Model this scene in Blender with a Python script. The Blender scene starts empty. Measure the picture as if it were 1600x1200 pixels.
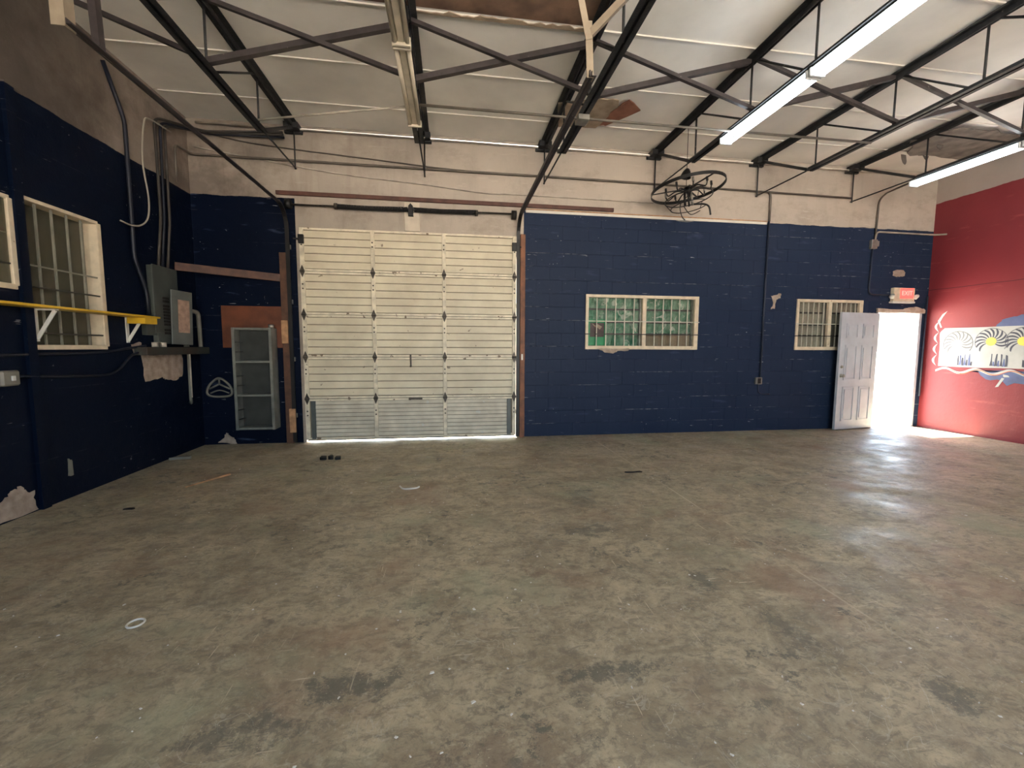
import bpy, bmesh, math, random
from mathutils import Vector, Matrix, noise
random.seed(7)
S = bpy.context.scene
COL = S.collection
PI = math.pi
# ------------------------------------------------------------------ room constants (metres)
D, XL, XR, C, YR = 6.337, -3.437, 8.253, 4.368, -4.6      # back wall, left wall, right wall, ceiling, rear wall
HC = 1.370                                                # camera height
# ------------------------------------------------------------------ camera
cam = bpy.data.objects.new('camera', bpy.data.cameras.new('camera')); COL.objects.link(cam)
cam.data.sensor_width = 36; cam.data.lens = 655.35 / 1600 * 36; cam.data.clip_start = .05
yaw, pit, rol = -.1422, .0855, .0040
fw = Vector((-math.sin(yaw), math.cos(yaw), 0)); rt = Vector((math.cos(yaw), math.sin(yaw), 0)); up = Vector((0, 0, 1))
f2 = fw * math.cos(pit) - up * math.sin(pit); u2 = up * math.cos(pit) + fw * math.sin(pit)
r3 = rt * math.cos(rol) + u2 * math.sin(rol); u3 = u2 * math.cos(rol) - rt * math.sin(rol)
m = Matrix((r3, u3, -f2)).transposed().to_4x4(); m.translation = (0, 0, HC); cam.matrix_world = m
S.camera = cam
# ------------------------------------------------------------------ sky, sun, exposure
W = bpy.data.worlds.new('sky'); S.world = W; W.use_nodes = True
nt = W.node_tree; bg = nt.nodes['Background']
sky = nt.nodes.new('ShaderNodeTexSky'); sky.sky_type = 'NISHITA'; sky.sun_disc = False
sky.sun_elevation = math.radians(62); sky.sun_rotation = math.radians(-7); sky.air_density = 1.2; sky.dust_density = 2.5
nt.links.new(sky.outputs[0], bg.inputs[0]); bg.inputs[1].default_value = .42
sl = bpy.data.lights.new('sun', 'SUN'); sl.energy = 30; sl.angle = math.radians(.6); sl.color = (1, .96, .9)
sun = bpy.data.objects.new('sun', sl); COL.objects.link(sun)
sun.rotation_euler = Vector((.06, -.47, -.88)).normalized().to_track_quat('-Z', 'Y').to_euler()
V = S.view_settings; V.view_transform = 'Standard'; V.look = 'None'; V.gamma = 1; V.use_curve_mapping = False; V.exposure = 2.05
S.cycles.use_denoising = True; S.cycles.max_bounces = 8; S.cycles.diffuse_bounces = 5; S.cycles.glossy_bounces = 4
S.cycles.transparent_max_bounces = 12; S.cycles.caustics_reflective = False; S.cycles.caustics_refractive = False
# ------------------------------------------------------------------ material helpers
def mat(name, col, rough=.6, metal=0, var=0, scale=6, bump=0, bscale=60, col2=None, spec=.5, wear=None):
    """noise-varied paint, metal, wood ...; wear = (colour, threshold, scale) gives chips of another colour"""
    M = bpy.data.materials.new(name); M.use_nodes = True
    n = M.node_tree.nodes; l = M.node_tree.links; b = n['Principled BSDF']
    b.inputs['Roughness'].default_value = rough; b.inputs['Metallic'].default_value = metal
    b.inputs['Specular IOR Level'].default_value = spec
    b.inputs['Base Color'].default_value = (*col, 1)
    g = n.new('ShaderNodeNewGeometry')
    out = None
    if var or col2:
        t = n.new('ShaderNodeTexNoise'); t.inputs['Scale'].default_value = scale; t.inputs['Detail'].default_value = 6
        l.new(g.outputs['Position'], t.inputs['Vector'])
        r = n.new('ShaderNodeValToRGB'); r.color_ramp.elements[0].position = .32; r.color_ramp.elements[1].position = .68
        c2 = col2 or tuple(max(0, c * (1 - var)) for c in col)
        r.color_ramp.elements[0].color = (*c2, 1); r.color_ramp.elements[1].color = (*(min(1, c * (1 + var * .5)) for c in col), 1)
        l.new(t.outputs[0], r.inputs[0]); out = r.outputs[0]
    if wear:
        wc, th, ws = wear
        t = n.new('ShaderNodeTexNoise'); t.inputs['Scale'].default_value = ws; t.inputs['Detail'].default_value = 4
        l.new(g.outputs['Position'], t.inputs['Vector'])
        r = n.new('ShaderNodeMapRange'); r.inputs[1].default_value = th; r.inputs[2].default_value = th + .02
        l.new(t.outputs[0], r.inputs[0])
        x = n.new('ShaderNodeMix'); x.data_type = 'RGBA'; l.new(r.outputs[0], x.inputs[0])
        x.inputs[6].default_value = (*col, 1); x.inputs[7].default_value = (*wc, 1)
        if out: l.new(out, x.inputs[6])
        out = x.outputs[2]
    if out: l.new(out, b.inputs['Base Color'])
    if bump:
        t = n.new('ShaderNodeTexNoise'); t.inputs['Scale'].default_value = bscale; t.inputs['Detail'].default_value = 5
        l.new(g.outputs['Position'], t.inputs['Vector'])
        u = n.new('ShaderNodeBump'); u.inputs['Strength'].default_value = bump; u.inputs['Distance'].default_value = .01
        l.new(t.outputs[0], u.inputs['Height']); l.new(u.outputs[0], b.inputs['Normal'])
    return M
class NT:
    """small node-graph helper for the large surfaces"""
    def __init__(s, name):
        s.M = bpy.data.materials.new(name); s.M.use_nodes = True; s.n = s.M.node_tree.nodes; s.l = s.M.node_tree.links
        s.b = s.n['Principled BSDF']; s.pos = s.n.new('ShaderNodeNewGeometry').outputs['Position']
        x = s.n.new('ShaderNodeSeparateXYZ'); s.l.new(s.pos, x.inputs[0]); s.X, s.Y, s.Z = x.outputs
    def put(s, sock, v):
        if hasattr(v, 'links') or isinstance(v, bpy.types.NodeSocket): s.l.new(v, sock)
        elif isinstance(v, tuple): sock.default_value = (*v, 1) if len(sock.default_value) == 4 and len(v) == 3 else v
        else: sock.default_value = v
    def mp(s, scale, loc=(0, 0, 0), rot=(0, 0, 0)):
        t = s.n.new('ShaderNodeMapping'); s.l.new(s.pos, t.inputs[0]); t.inputs['Scale'].default_value = scale
        t.inputs['Location'].default_value = loc; t.inputs['Rotation'].default_value = rot; return t.outputs[0]
    def noise(s, scale, detail=5, vec=None, rough=.55, dist=0):
        t = s.n.new('ShaderNodeTexNoise'); s.l.new(vec or s.pos, t.inputs['Vector']); t.inputs['Scale'].default_value = scale
        t.inputs['Detail'].default_value = detail; t.inputs['Roughness'].default_value = rough; t.inputs['Distortion'].default_value = dist; return t.outputs[0]
    def vor(s, scale, vec=None, feat='F1'):
        t = s.n.new('ShaderNodeTexVoronoi'); t.feature = feat; s.l.new(vec or s.pos, t.inputs['Vector']); t.inputs['Scale'].default_value = scale; return t.outputs['Distance']
    def math(s, op, a, b=0, c=None):
        t = s.n.new('ShaderNodeMath'); t.operation = op; s.put(t.inputs[0], a); s.put(t.inputs[1], b)
        if c is not None: s.put(t.inputs[2], c)
        return t.outputs[0]
    def rng(s, v, a, b, c=0., d=1.):
        t = s.n.new('ShaderNodeMapRange'); s.put(t.inputs[0], v)
        for i, q in enumerate((a, b, c, d)): t.inputs[i + 1].default_value = q
        return t.outputs[0]
    def mix(s, f, a, b, mode='MIX'):
        t = s.n.new('ShaderNodeMix'); t.data_type = 'RGBA'; t.blend_type = mode; s.put(t.inputs[0], f); s.put(t.inputs[6], a); s.put(t.inputs[7], b); return t.outputs[2]
    def bump(s, h, strength=.3, dist=.01, prev=None):
        t = s.n.new('ShaderNodeBump'); s.put(t.inputs['Height'], h); t.inputs['Strength'].default_value = strength; t.inputs['Distance'].default_value = dist
        if prev: s.l.new(prev, t.inputs['Normal'])
        return t.outputs[0]
    def done(s, col, rough, normal=None, spec=.5):
        s.put(s.b.inputs['Base Color'], col); s.put(s.b.inputs['Roughness'], rough); s.b.inputs['Specular IOR Level'].default_value = spec
        if normal: s.l.new(normal, s.b.inputs['Normal'])
        return s.M
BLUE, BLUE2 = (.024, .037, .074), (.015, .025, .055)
WHITE, WHITE2 = (.54, .475, .405), (.43, .375, .32)
def wall_material(name, blue_if, along, c1=BLUE, c2=BLUE2):
    """blue paint below the paint line, plaster above it; flecks, scuffs, rust and soot stains"""
    k = NT(name)
    blue = k.mix(k.noise(1.3, 4), c2, c1)
    if along == 'x': blue = k.mix(k.math('LESS_THAN', k.X, -2.0), blue, k.mix(k.noise(1.3, 4), (.0013, .0035, .0115), (.0022, .0060, .0195)))  # left bay: blue darkened here, light falloff put into the colour
    blue = k.mix(k.rng(k.noise(2.2, 6, k.mp((1, 1, 5))), .62, .75), blue, (.045, .062, .115) if c1 == BLUE else (.0055, .0105, .026))      # rubbed, paler bands
    fl = k.math('MULTIPLY', k.rng(k.noise(24, 2), .71, .73), k.rng(k.noise(2.1, 2), .56, .63))
    sc = k.math('MULTIPLY', k.rng(k.noise(5, 3, k.mp((1, 1, 9)) if along == 'x' else k.mp((1, 1, 9))), .70, .715), k.rng(k.noise(3, 2, k.mp((1, 1, 1), (4, 3, 1))), .5, .6))
    blue = k.mix(k.math('MULTIPLY', k.math('MAXIMUM', fl, sc), .70 if along == 'x' else .40), blue, (.46, .46, .46))
    zj = k.math('ABSOLUTE', k.math('SUBTRACT', k.math('FRACT', k.math('ADD', k.math('MULTIPLY', k.Z, 5), .5)), .5))     # distance to a bed joint
    rub = k.math('MULTIPLY', k.math('LESS_THAN', zj, k.math('MULTIPLY', k.noise(9, 3), .05)), k.rng(k.noise(1.5, 4, k.mp((1, 1, 3), (7, 0, 2))), .50, .60))
    rub = k.math('MULTIPLY', rub, k.rng(k.noise(12, 3), .42, .58))
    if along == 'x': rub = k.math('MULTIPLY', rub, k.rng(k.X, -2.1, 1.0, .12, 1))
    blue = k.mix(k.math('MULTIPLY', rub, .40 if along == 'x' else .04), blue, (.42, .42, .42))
    wh = k.mix(k.noise(1.7, 7), WHITE2, WHITE)
    streak = k.rng(k.noise(1.5, 6, k.mp((2.6, 2.6, .5)), rough=.65, dist=.8), .50, .72)
    soot = k.math('MULTIPLY', k.math('MAXIMUM', k.rng(k.math('ADD', k.X, k.math('MULTIPLY', k.noise(1.1, 5), 2.4)), .9, -2.2), 0), 1)
    wh = k.mix(k.math('MULTIPLY', streak, k.rng(soot, 0, 1, .14, .55)), wh, (.17, .13, .10))
    wh = k.mix(k.math('MULTIPLY', k.rng(k.noise(2.3, 9, k.mp((1, 1, 1.6)), rough=.74), .50, .64), .38), wh, (.30, .245, .20))
    wh = k.mix(k.math('MULTIPLY', k.rng(k.noise(5, 6, k.mp((.5, .5, 3)), rough=.7), .60, .68), .30), wh, (.70, .64, .56))
    wh = k.mix(k.math('MULTIPLY', soot, .62), wh, (.19, .15, .125))
    wh = k.mix(k.math('MULTIPLY', k.math('MULTIPLY', k.rng(k.noise(1.3, 6, rough=.65), .48, .62), soot), .6), wh, (.10, .08, .068))
    if along == 'y':                                                  # soot thickest away from the corner
        wh = k.mix(k.math('MULTIPLY', k.rng(k.math('ADD', k.Y, k.math('MULTIPLY', k.noise(1.4, 6, rough=.65), 1.6)), 6.3, 5.0), .82), wh, (.060, .050, .044))
    f = blue_if(k)
    col = k.mix(f, wh, blue)
    nb = k.bump(k.noise(70, 5), .25, .004, k.bump(k.noise(6, 5), .35, .02))
    return k.done(col, k.mix(f, (.85,) * 3, (.5,) * 3), nb, .10)
def edge(k, z, amp=.05): return k.math('LESS_THAN', k.math('ADD', k.Z, k.math('MULTIPLY', k.math('SUBTRACT', k.noise(4, 4), .5), amp)), z)
def back_if(k):
    inl = k.math('MULTIPLY', k.math('GREATER_THAN', k.X, -2.13), k.math('LESS_THAN', k.X, 1.075))
    return k.math('MULTIPLY', edge(k, 3.405), k.math('SUBTRACT', 1, inl))
def left_if(k): return edge(k, 3.40)
BLUE_DIM, BLUE_DIM2 = (.0024, .0066, .0205), (.0014, .0038, .0120)  # wall blue made darker, painting in the dim light on the left
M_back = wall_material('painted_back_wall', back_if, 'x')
M_left = wall_material('painted_left_wall', left_if, 'y', BLUE_DIM, BLUE_DIM2)
def red_wall():
    k = NT('painted_red_wall')
    red = k.mix(k.noise(1.1, 6), (.16, .020, .026), (.26, .034, .043))
    red = k.mix(k.rng(k.noise(2, 6, k.mp((1, 1, 6))), .62, .75), red, (.30, .06, .06))
    jl_ = k.math('LESS_THAN', k.math('ABSOLUTE', k.math('SUBTRACT', k.Z, k.math('ADD', 2.385, k.math('MULTIPLY', k.noise(3, 3), .03)))), .006)
    red = k.mix(k.math('MULTIPLY', jl_, .7), red, (.05, .012, .015))
    wh = k.mix(k.noise(2, 6), (.36, .30, .27), (.46, .39, .34))
    return k.done(k.mix(edge(k, 3.86, .05), wh, red), .5, k.bump(k.noise(60, 5), .25, .004, k.bump(k.noise(5, 5), .3, .02)), .4)
M_red = red_wall()
def floor_material():
    k = NT('worn_concrete')
    base = k.mix(k.rng(k.noise(.6, 8, dist=.8), .32, .68), (0.289, 0.235, 0.154), (0.451, 0.378, 0.255))
    base = k.mix(k.rng(k.noise(2.8, 10, rough=.72, dist=1.0), .42, .62), base, (0.529, 0.446, 0.299))
    base = k.mix(k.math('MULTIPLY', k.rng(k.noise(3.3, 9, k.mp((1, 1.7, 1), (3, 1, 0), (0, 0, .4)), rough=.74, dist=.7), .50, .62), .75), base, (0.254, 0.203, 0.132))
    base = k.mix(k.math('MULTIPLY', k.rng(k.noise(13, 9, k.mp((1, 1.5, 1), (0, 0, 0), (0, 0, .3)), rough=.8, dist=.6), .50, .57), .60), base, (.185, .160, .120))
    base = k.mix(k.math('MULTIPLY', k.rng(k.noise(48, 6, rough=.8), .52, .62), .45), base, (.20, .175, .13))
    base = k.mix(k.math('MULTIPLY', k.rng(k.noise(30, 7, k.mp((1, 1, 1), (5, 5, 0)), rough=.8), .56, .64), .45), base, (.60, .55, .44))
    for (sc_, lo, ox) in ((2.2, .004, 3), (4.5, .006, 9)):                 # curved trowel and drag marks
        ln = k.math('LESS_THAN', k.math('ABSOLUTE', k.math('SUBTRACT', k.noise(sc_, 3, k.mp((1, 1, 1), (ox, ox, 0)), dist=1.6), .5)), lo)
        base = k.mix(k.math('MULTIPLY', ln, k.rng(k.noise(1.9, 3, k.mp((1, 1, 1), (ox + 4, 2, 0))), .50, .62, 0, .40)), base, (.58, .54, .44))
    base = k.mix(k.math('MULTIPLY', k.rng(k.noise(.9, 5, k.mp((1, 1, 1), (3, 8, 0)), rough=.65), .54, .66), .5), base, (0.374, 0.392, 0.259))       # green cast
    base = k.mix(k.math('MULTIPLY', k.rng(k.noise(1.1, 6, k.mp((1, 1, 1), (11, 2, 0)), rough=.65), .55, .68), .5), base, (0.318, 0.197, 0.129))    # rust cast
    dark = k.math('MULTIPLY', k.rng(k.noise(9, 9, k.mp((1, 1, 1), (5, 1, 0)), rough=.8), .545, .575), k.rng(k.noise(1.25, 3, k.mp((1, 1, 1), (2, 6, 0))), .52, .60))
    n1 = k.noise(11, 9, rough=.82)
    for (x, y, a, b_, st, col) in ((1.05, 2.95, .22, .16, .85, 0), (1.15, 3.6, .16, .35, .6, 0), (1.95, 4.3, .16, .07, .5, 0), (.67, 1.60, .30, .07, .95, 0), (-.42, 1.66, .26, .12, .9, 0), (-.75, 1.5, .25, .1, .8, 0),
                                  (1.45, 2.2, .08, .18, .8, 0), (1.62, 1.72, .10, .22, .7, 0), (1.95, 1.30, .16, .12, .9, 0), (.51, 2.42, .14, .09, .6, 1), (.15, 1.25, .35, .2, .5, 1), (2.6, 2.4, .12, .05, .5, 0), (-2.2, 3.4, .5, .2, .35, 0), (0.2, 4.7, .35, .08, .4, 0)):
        dx = k.math('DIVIDE', k.math('SUBTRACT', k.X, x), a); dy = k.math('DIVIDE', k.math('SUBTRACT', k.Y, y), b_)
        d2 = k.math('ADD', k.math('MULTIPLY', dx, dx), k.math('MULTIPLY', dy, dy))
        m_ = k.math('MULTIPLY', k.rng(k.math('ADD', k.math('MULTIPLY', n1, 3.6), k.math('MULTIPLY', d2, .55)), 2.12, 1.86), st)
        if col: base = k.mix(m_, base, (0.197, 0.137, 0.094))
        else: dark = k.math('MAXIMUM', dark, m_)
    base = k.mix(k.math('MULTIPLY', dark, .80), base, (0.116, 0.116, 0.094))
    scr = k.math('MULTIPLY', k.rng(k.noise(5, 3, k.mp((14, .8, 1), (0, 0, 0), (0, 0, .12))), .66, .68), k.rng(k.noise(1.6, 2), .50, .60))
    scr2 = k.math('MULTIPLY', k.rng(k.noise(5, 3, k.mp((1.0, 13, 1), (0, 0, 0), (0, 0, -.5))), .66, .68), k.rng(k.noise(1.4, 2, k.mp((1, 1, 1), (9, 9, 0))), .5, .6))
    base = k.mix(k.math('MULTIPLY', k.math('MAXIMUM', scr, scr2), .75), base, (0.705, 0.602, 0.424))
    # saw-cut control joint running down the room
    j = k.math('LESS_THAN', k.math('ABSOLUTE', k.math('SUBTRACT', k.X, k.math('ADD', 2.10, k.math('MULTIPLY', k.noise(2, 2), .02)))), .007)
    base = k.mix(k.math('MULTIPLY', j, k.rng(k.noise(1.3, 3), .42, .60, .05, .75)), base, (0.662, 0.576, 0.424))
    base = k.mix(k.math('MULTIPLY', k.rng(k.vor(40), .075, .055), k.rng(k.noise(2.3, 2), .46, .54)), base, (0.790, 0.694, 0.513))
    rough = k.rng(k.noise(2.2, 8, rough=.7), .35, .65, .30, .66)
    nb = k.bump(k.noise(140, 4), .18, .002, k.bump(k.noise(11, 9, rough=.7), .45, .008))
    return k.done(base, rough, nb, .45)
M_floor = floor_material()
M_ceil = mat('ceiling_board', (.85, .82, .765), .8, var=.12, scale=1.6, bump=.3, bscale=7)
M_seam = mat('seam_strip_white', (.72, .68, .61), .6)
M_deck = mat('roof_deck', (.30, .185, .125), .8, col2=(.15, .095, .068), scale=5, bump=.4)
M_steel = mat('black_joist_steel', (.020, .020, .021), .55, var=.5, scale=14, bump=.35, bscale=45, wear=((.10, .085, .07), .70, 18))
M_brace = mat('brace_steel', (.045, .036, .036), .5, var=.4, scale=10, wear=((.16, .14, .12), .72, 25))
M_cond = mat('dull_conduit', (.13, .11, .09), .55, .2, var=.3)
M_condw = mat('pale_conduit', (.42, .37, .31), .6, 0, var=.35)
M_condb = mat('blue_painted_conduit', (.017, .026, .052), .5, var=.3)
M_condn = mat('navy_painted_conduit', (.006, .009, .020), .5, var=.3)
M_conds = mat('sooty_conduit', (.045, .038, .032), .6, var=.4)
M_galv = mat('galvanised', (.36, .34, .30), .42, .7, var=.3, scale=12)
M_tan = mat('tan_plate', (.36, .29, .21), .55, .2, var=.3)
M_black = mat('black_metal', (.018, .017, .017), .45, .4, var=.3)
M_slat = mat('garage_door_paint', (.74, .665, .505), .5, col2=(.58, .51, .38), scale=2.6, bump=.12, bscale=20, wear=((.27, .21, .15), .69, 9))
M_rail = mat('rail_paint', (.78, .70, .55), .45, var=.2, scale=9, wear=((.22, .16, .11), .66, 11))
M_slatlow = mat('garage_door_paint_scuffed', (.70, .64, .52), .55, col2=(.53, .475, .375), scale=5, bump=.12, bscale=20, wear=((.60, .58, .52), .66, 6))
M_stile = mat('stile_paint', (.74, .66, .51), .45, var=.3, scale=9, wear=((.16, .12, .09), .72, 14))
M_groove = mat('door_groove_dirt', (.25, .20, .14), .7, var=.3, scale=5)
M_hinge = mat('rusty_hinge', (.085, .070, .058), .5, .6, var=.4, scale=30)
M_wood = mat('brown_wood', (.13, .055, .028), .6, col2=(.07, .030, .017), scale=9, bump=.3)
M_woodl = mat('raw_wood', (.46, .25, .125), .65, var=.35, scale=14)
M_woodr = mat('red_brown_lath', (.105, .040, .028), .6, var=.4, scale=9)
M_ply = mat('orange_plywood', (.17, .048, .018), .55, col2=(.085, .024, .010), scale=5, bump=.2)
M_cream = mat('cream_frame', (.70, .59, .44), .5, var=.15, scale=12, wear=((.35, .24, .16), .72, 20))
M_bar = mat('cream_bar', (.58, .56, .47), .45, var=.2)
M_bard = mat('darker_cream_bar', (.24, .23, .19), .5, var=.3)  # darker bar tone for the left windows
M_dark = mat('dark_bar', (.035, .030, .026), .5, var=.3)
M_plaster = mat('bare_plaster', (.46, .37, .30), .9, col2=(.30, .23, .18), scale=14, bump=.5, bscale=40)
M_grey = mat('grey_enamel', (.070, .080, .073), .4, var=.25, scale=6)
M_greyd = mat('grey_enamel_light', (.10, .11, .103), .45, var=.2)
M_pvc = mat('grey_pvc', (.20, .19, .16), .45, var=.25)
M_paper = mat('pink_paper', (.36, .235, .175), .7, var=.25, scale=20)
M_yellow = mat('yellow_paint', (.72, .44, .03), .4, var=.15)
M_white = mat('white_metal', (.70, .68, .63), .4, var=.12)
M_door = mat('door_white', (.48, .51, .58), .4, var=.1)
M_locker_in = mat('locker_grey_shaded', (.036, .039, .035), .5, var=.3)  # darker grey paints shade into the compartments
M_locker = mat('locker_grey', (.19, .195, .175), .45, var=.3, scale=8)
M_card = mat('cardboard', (.40, .29, .19), .8, var=.2)
M_block = M_back
M_sooty = mat('torn_grey_board', (.22, .19, .165), .9, col2=(.10, .085, .075), scale=6, bump=.6, bscale=18)
M_kraft = mat('kraft_backing', (.42, .33, .24), .8, col2=(.26, .20, .14), scale=7, bump=.4)
M_rust = mat('red_brown_board', (.28, .115, .070), .8, var=.3)
M_tube_off = mat('dead_tube', (.62, .55, .43), .3, var=.12)
M_fix = mat('fixture_enamel', (.58, .51, .40), .45, var=.25, scale=7)
M_fixw = mat('fixture_enamel_clean', (.70, .72, .74), .4)
M_ground = mat('outside_concrete', (.56, .50, .42), .9, var=.15)
def emit(name, col, s):
    M = bpy.data.materials.new(name); M.use_nodes = True; b = M.node_tree.nodes['Principled BSDF']
    b.inputs['Base Color'].default_value = (*col, 1); b.inputs['Emission Color'].default_value = (*col, 1); b.inputs['Emission Strength'].default_value = s; return M
M_lamp = emit('lit_tube', (.86, .94, 1.0), 5.2)
M_exit = emit('lit_exit_face', (1.0, .06, .05), .75)
M_exitl = emit('lit_exit_letters', (1.0, .16, .13), 1.0)
def glass(name, col, rough, dirt):
    M = bpy.data.materials.new(name); M.use_nodes = True; n = M.node_tree.nodes; l = M.node_tree.links
    n.remove(n['Principled BSDF']); o = n['Material Output']
    tr = n.new('ShaderNodeBsdfTransparent'); tr.inputs[0].default_value = (.9, .92, .9, 1); gl = n.new('ShaderNodeBsdfGlossy'); gl.inputs['Roughness'].default_value = rough
    df = n.new('ShaderNodeBsdfDiffuse'); df.inputs[0].default_value = (*col, 1)
    a = n.new('ShaderNodeMixShader'); fr = n.new('ShaderNodeLayerWeight'); fr.inputs[0].default_value = .2; mu = n.new('ShaderNodeMath'); mu.operation = 'MULTIPLY_ADD'; mu.inputs[1].default_value = .35; mu.inputs[2].default_value = .03; l.new(fr.outputs['Facing'], mu.inputs[0]); l.new(mu.outputs[0], a.inputs[0]); l.new(tr.outputs[0], a.inputs[1]); l.new(gl.outputs[0], a.inputs[2])
    b = n.new('ShaderNodeMixShader'); b.inputs[0].default_value = dirt; l.new(a.outputs[0], b.inputs[1]); l.new(df.outputs[0], b.inputs[2]); l.new(b.outputs[0], o.inputs[0])
    return M
M_glass = glass('window_glass', (.5, .5, .45), .05, .06)
M_dirty = glass('dirty_glass', (.12, .11, .075), .12, .6)
def plastic():
    k = NT('green_plastic_film')
    c = k.mix(k.rng(k.noise(4, 5, dist=1.2), .36, .62), (.045, .27, .15), (.30, .50, .37))
    c = k.mix(k.rng(k.noise(6, 4, k.mp((1, 1, 1), (3, 0, 5)), dist=1.5), .58, .64), c, (.78, .84, .74))  # near-white patches are highlights painted into the film colour
    return k.done(c, .25, None, .6)
M_film = plastic()
# ------------------------------------------------------------------ mesh helpers
def origin(o):
    v = Vector((0, 0, 0))
    while o: v += o.location; o = o.parent
    return v
class MB:
    def __init__(s): s.v = []; s.f = []
    def add(s, vs, fs):
        b = len(s.v); s.v += [Vector(p) for p in vs]; s.f += [tuple(b + i for i in f) for f in fs]; return s
    def box(s, x0, x1, y0, y1, z0, z1):
        return s.add([(x, y, z) for x in (x0, x1) for y in (y0, y1) for z in (z0, z1)],
                     [(0, 1, 3, 2), (4, 6, 7, 5), (0, 4, 5, 1), (2, 3, 7, 6), (0, 2, 6, 4), (1, 5, 7, 3)])
    def bar(s, p, q, w, h, upv=(0, 0, 1)):
        p, q = Vector(p), Vector(q); d = (q - p).normalized(); a = d.cross(Vector(upv))
        if a.length < 1e-4: a = d.cross(Vector((0, 1, 0)))
        a.normalize(); b = a.cross(d)
        a *= w / 2; b *= h / 2
        return s.add([p - a - b, p + a - b, p + a + b, p - a + b, q - a - b, q + a - b, q + a + b, q - a + b],
                     [(0, 3, 2, 1), (4, 5, 6, 7), (0, 1, 5, 4), (1, 2, 6, 5), (2, 3, 7, 6), (3, 0, 4, 7)])
    def angle(s, p, q, w, t=.006, upv=(0, 0, 1), flip=1):
        """an L-section bar"""
        p, q = Vector(p), Vector(q); d = (q - p).normalized(); a = d.cross(Vector(upv)).normalized() * flip; b = a.cross(d) * flip
        prof = [(0, 0), (w, 0), (w, t), (t, t), (t, w), (0, w)]
        vs = [p + a * u + b * k for u, k in prof] + [q + a * u + b * k for u, k in prof]
        return s.add(vs, [(0, 1, 2, 3), (0, 3, 4, 5), (9, 8, 7, 6), (11, 10, 9, 6)] + [(i, 6 + i, 6 + (i + 1) % 6, (i + 1) % 6) for i in range(6)])
    def tube(s, pts, r, n=8, closed=False, cap=True):
        pts = [Vector(p) for p in pts]; N = len(pts); rings = []; ref = None
        for i, p in enumerate(pts):
            d = (pts[(i + 1) % N] - pts[i - 1]) if closed else (pts[min(i + 1, N - 1)] - pts[max(i - 1, 0)])
            d.normalize()
            if ref is None: ref = d.orthogonal().normalized()
            ref = (ref - d * ref.dot(d)).normalized(); bb = d.cross(ref)
            rr = r[i] if isinstance(r, (list, tuple)) else r
            rings.append([p + (ref * math.cos(2 * PI * j / n) + bb * math.sin(2 * PI * j / n)) * rr for j in range(n)])
        vs = [x for R in rings for x in R]; fs = []
        for i in range(N if closed else N - 1):
            for j in range(n):
                a, b = i * n, ((i + 1) % N) * n
                fs.append((a + j, a + (j + 1) % n, b + (j + 1) % n, b + j))
        if cap and not closed: fs += [tuple(range(n))[::-1], tuple((N - 1) * n + j for j in range(n))]
        return s.add(vs, fs)
    def prism(s, poly, origin_, u, w, t):
        """flat outline poly (2-D) in the plane origin + a*u + b*w, thickness t along u x w"""
        o, u, w = Vector(origin_), Vector(u), Vector(w); nn = u.cross(w).normalized() * t; k = len(poly)
        vs = [o + u * a + w * b for a, b in poly] + [o + u * a + w * b + nn for a, b in poly]
        return s.add(vs, [tuple(range(k))[::-1], tuple(range(k, 2 * k))] + [(i, (i + 1) % k, k + (i + 1) % k, k + i) for i in range(k)])
    def lathe(s, prof, c, n=16):
        c = Vector(c); vs = [c + Vector((r * math.cos(2 * PI * j / n), r * math.sin(2 * PI * j / n), z)) for r, z in prof for j in range(n)]
        fs = [(i * n + j, i * n + (j + 1) % n, (i + 1) * n + (j + 1) % n, (i + 1) * n + j) for i in range(len(prof) - 1) for j in range(n)]
        return s.add(vs, fs)
    def build(s, name, M, parent=None, smooth=False, bevel=0, at=None):
        o0 = Vector(at) if at is not None else (origin(parent) if parent else Vector((0, 0, 0)))
        me = bpy.data.meshes.new(name); me.from_pydata([v - o0 for v in s.v], [], s.f)
        bm = bmesh.new(); bm.from_mesh(me); bmesh.ops.recalc_face_normals(bm, faces=bm.faces)
        if bevel: bmesh.ops.bevel(bm, geom=list(bm.edges), offset=bevel, segments=1, affect='EDGES', clamp_overlap=True)
        bm.to_mesh(me); bm.free()
        if smooth:
            for p in me.polygons: p.use_smooth = True
        me.materials.append(M)
        ob = bpy.data.objects.new(name, me); COL.objects.link(ob)
        if parent: ob.parent = parent
        if at is not None: ob.location = o0 - (origin(parent) if parent else Vector((0, 0, 0)))
        return ob
def tag(o, label, cat, group=None, kind=None):
    o['label'] = label; o['category'] = cat
    if group: o['group'] = group
    if kind: o['kind'] = kind
    return o
def thing(name, label, cat, loc, group=None, kind=None):
    o = bpy.data.objects.new(name, None); COL.objects.link(o); o.location = loc; o.empty_display_size = .1
    return tag(o, label, cat, group, kind)
def copy_to(src, parent, loc):
    c = src.copy(); COL.objects.link(c); c.parent = parent; c.location = loc; return c
def box(name, M, a, b, parent=None, bevel=0): return MB().box(a[0], b[0], a[1], b[1], a[2], b[2]).build(name, M, parent, bevel=bevel)
def smooth_path(pts, k=5, closed=False):
    P = [Vector(p) for p in pts]; out = []; N = len(P)
    for i in range(N if closed else N - 1):
        a, b = P[i - 1] if (closed or i) else P[0], P[i]; c = P[(i + 1) % N]; d = P[(i + 2) % N] if (closed or i + 2 < N) else P[-1]
        for j in range(k):
            t = j / k
            out.append(.5 * ((2 * b) + (c - a) * t + (2 * a - 5 * b + 4 * c - d) * t * t + (3 * b - a - 3 * c + d) * t ** 3))
    if not closed: out.append(P[-1])
    return out
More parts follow.
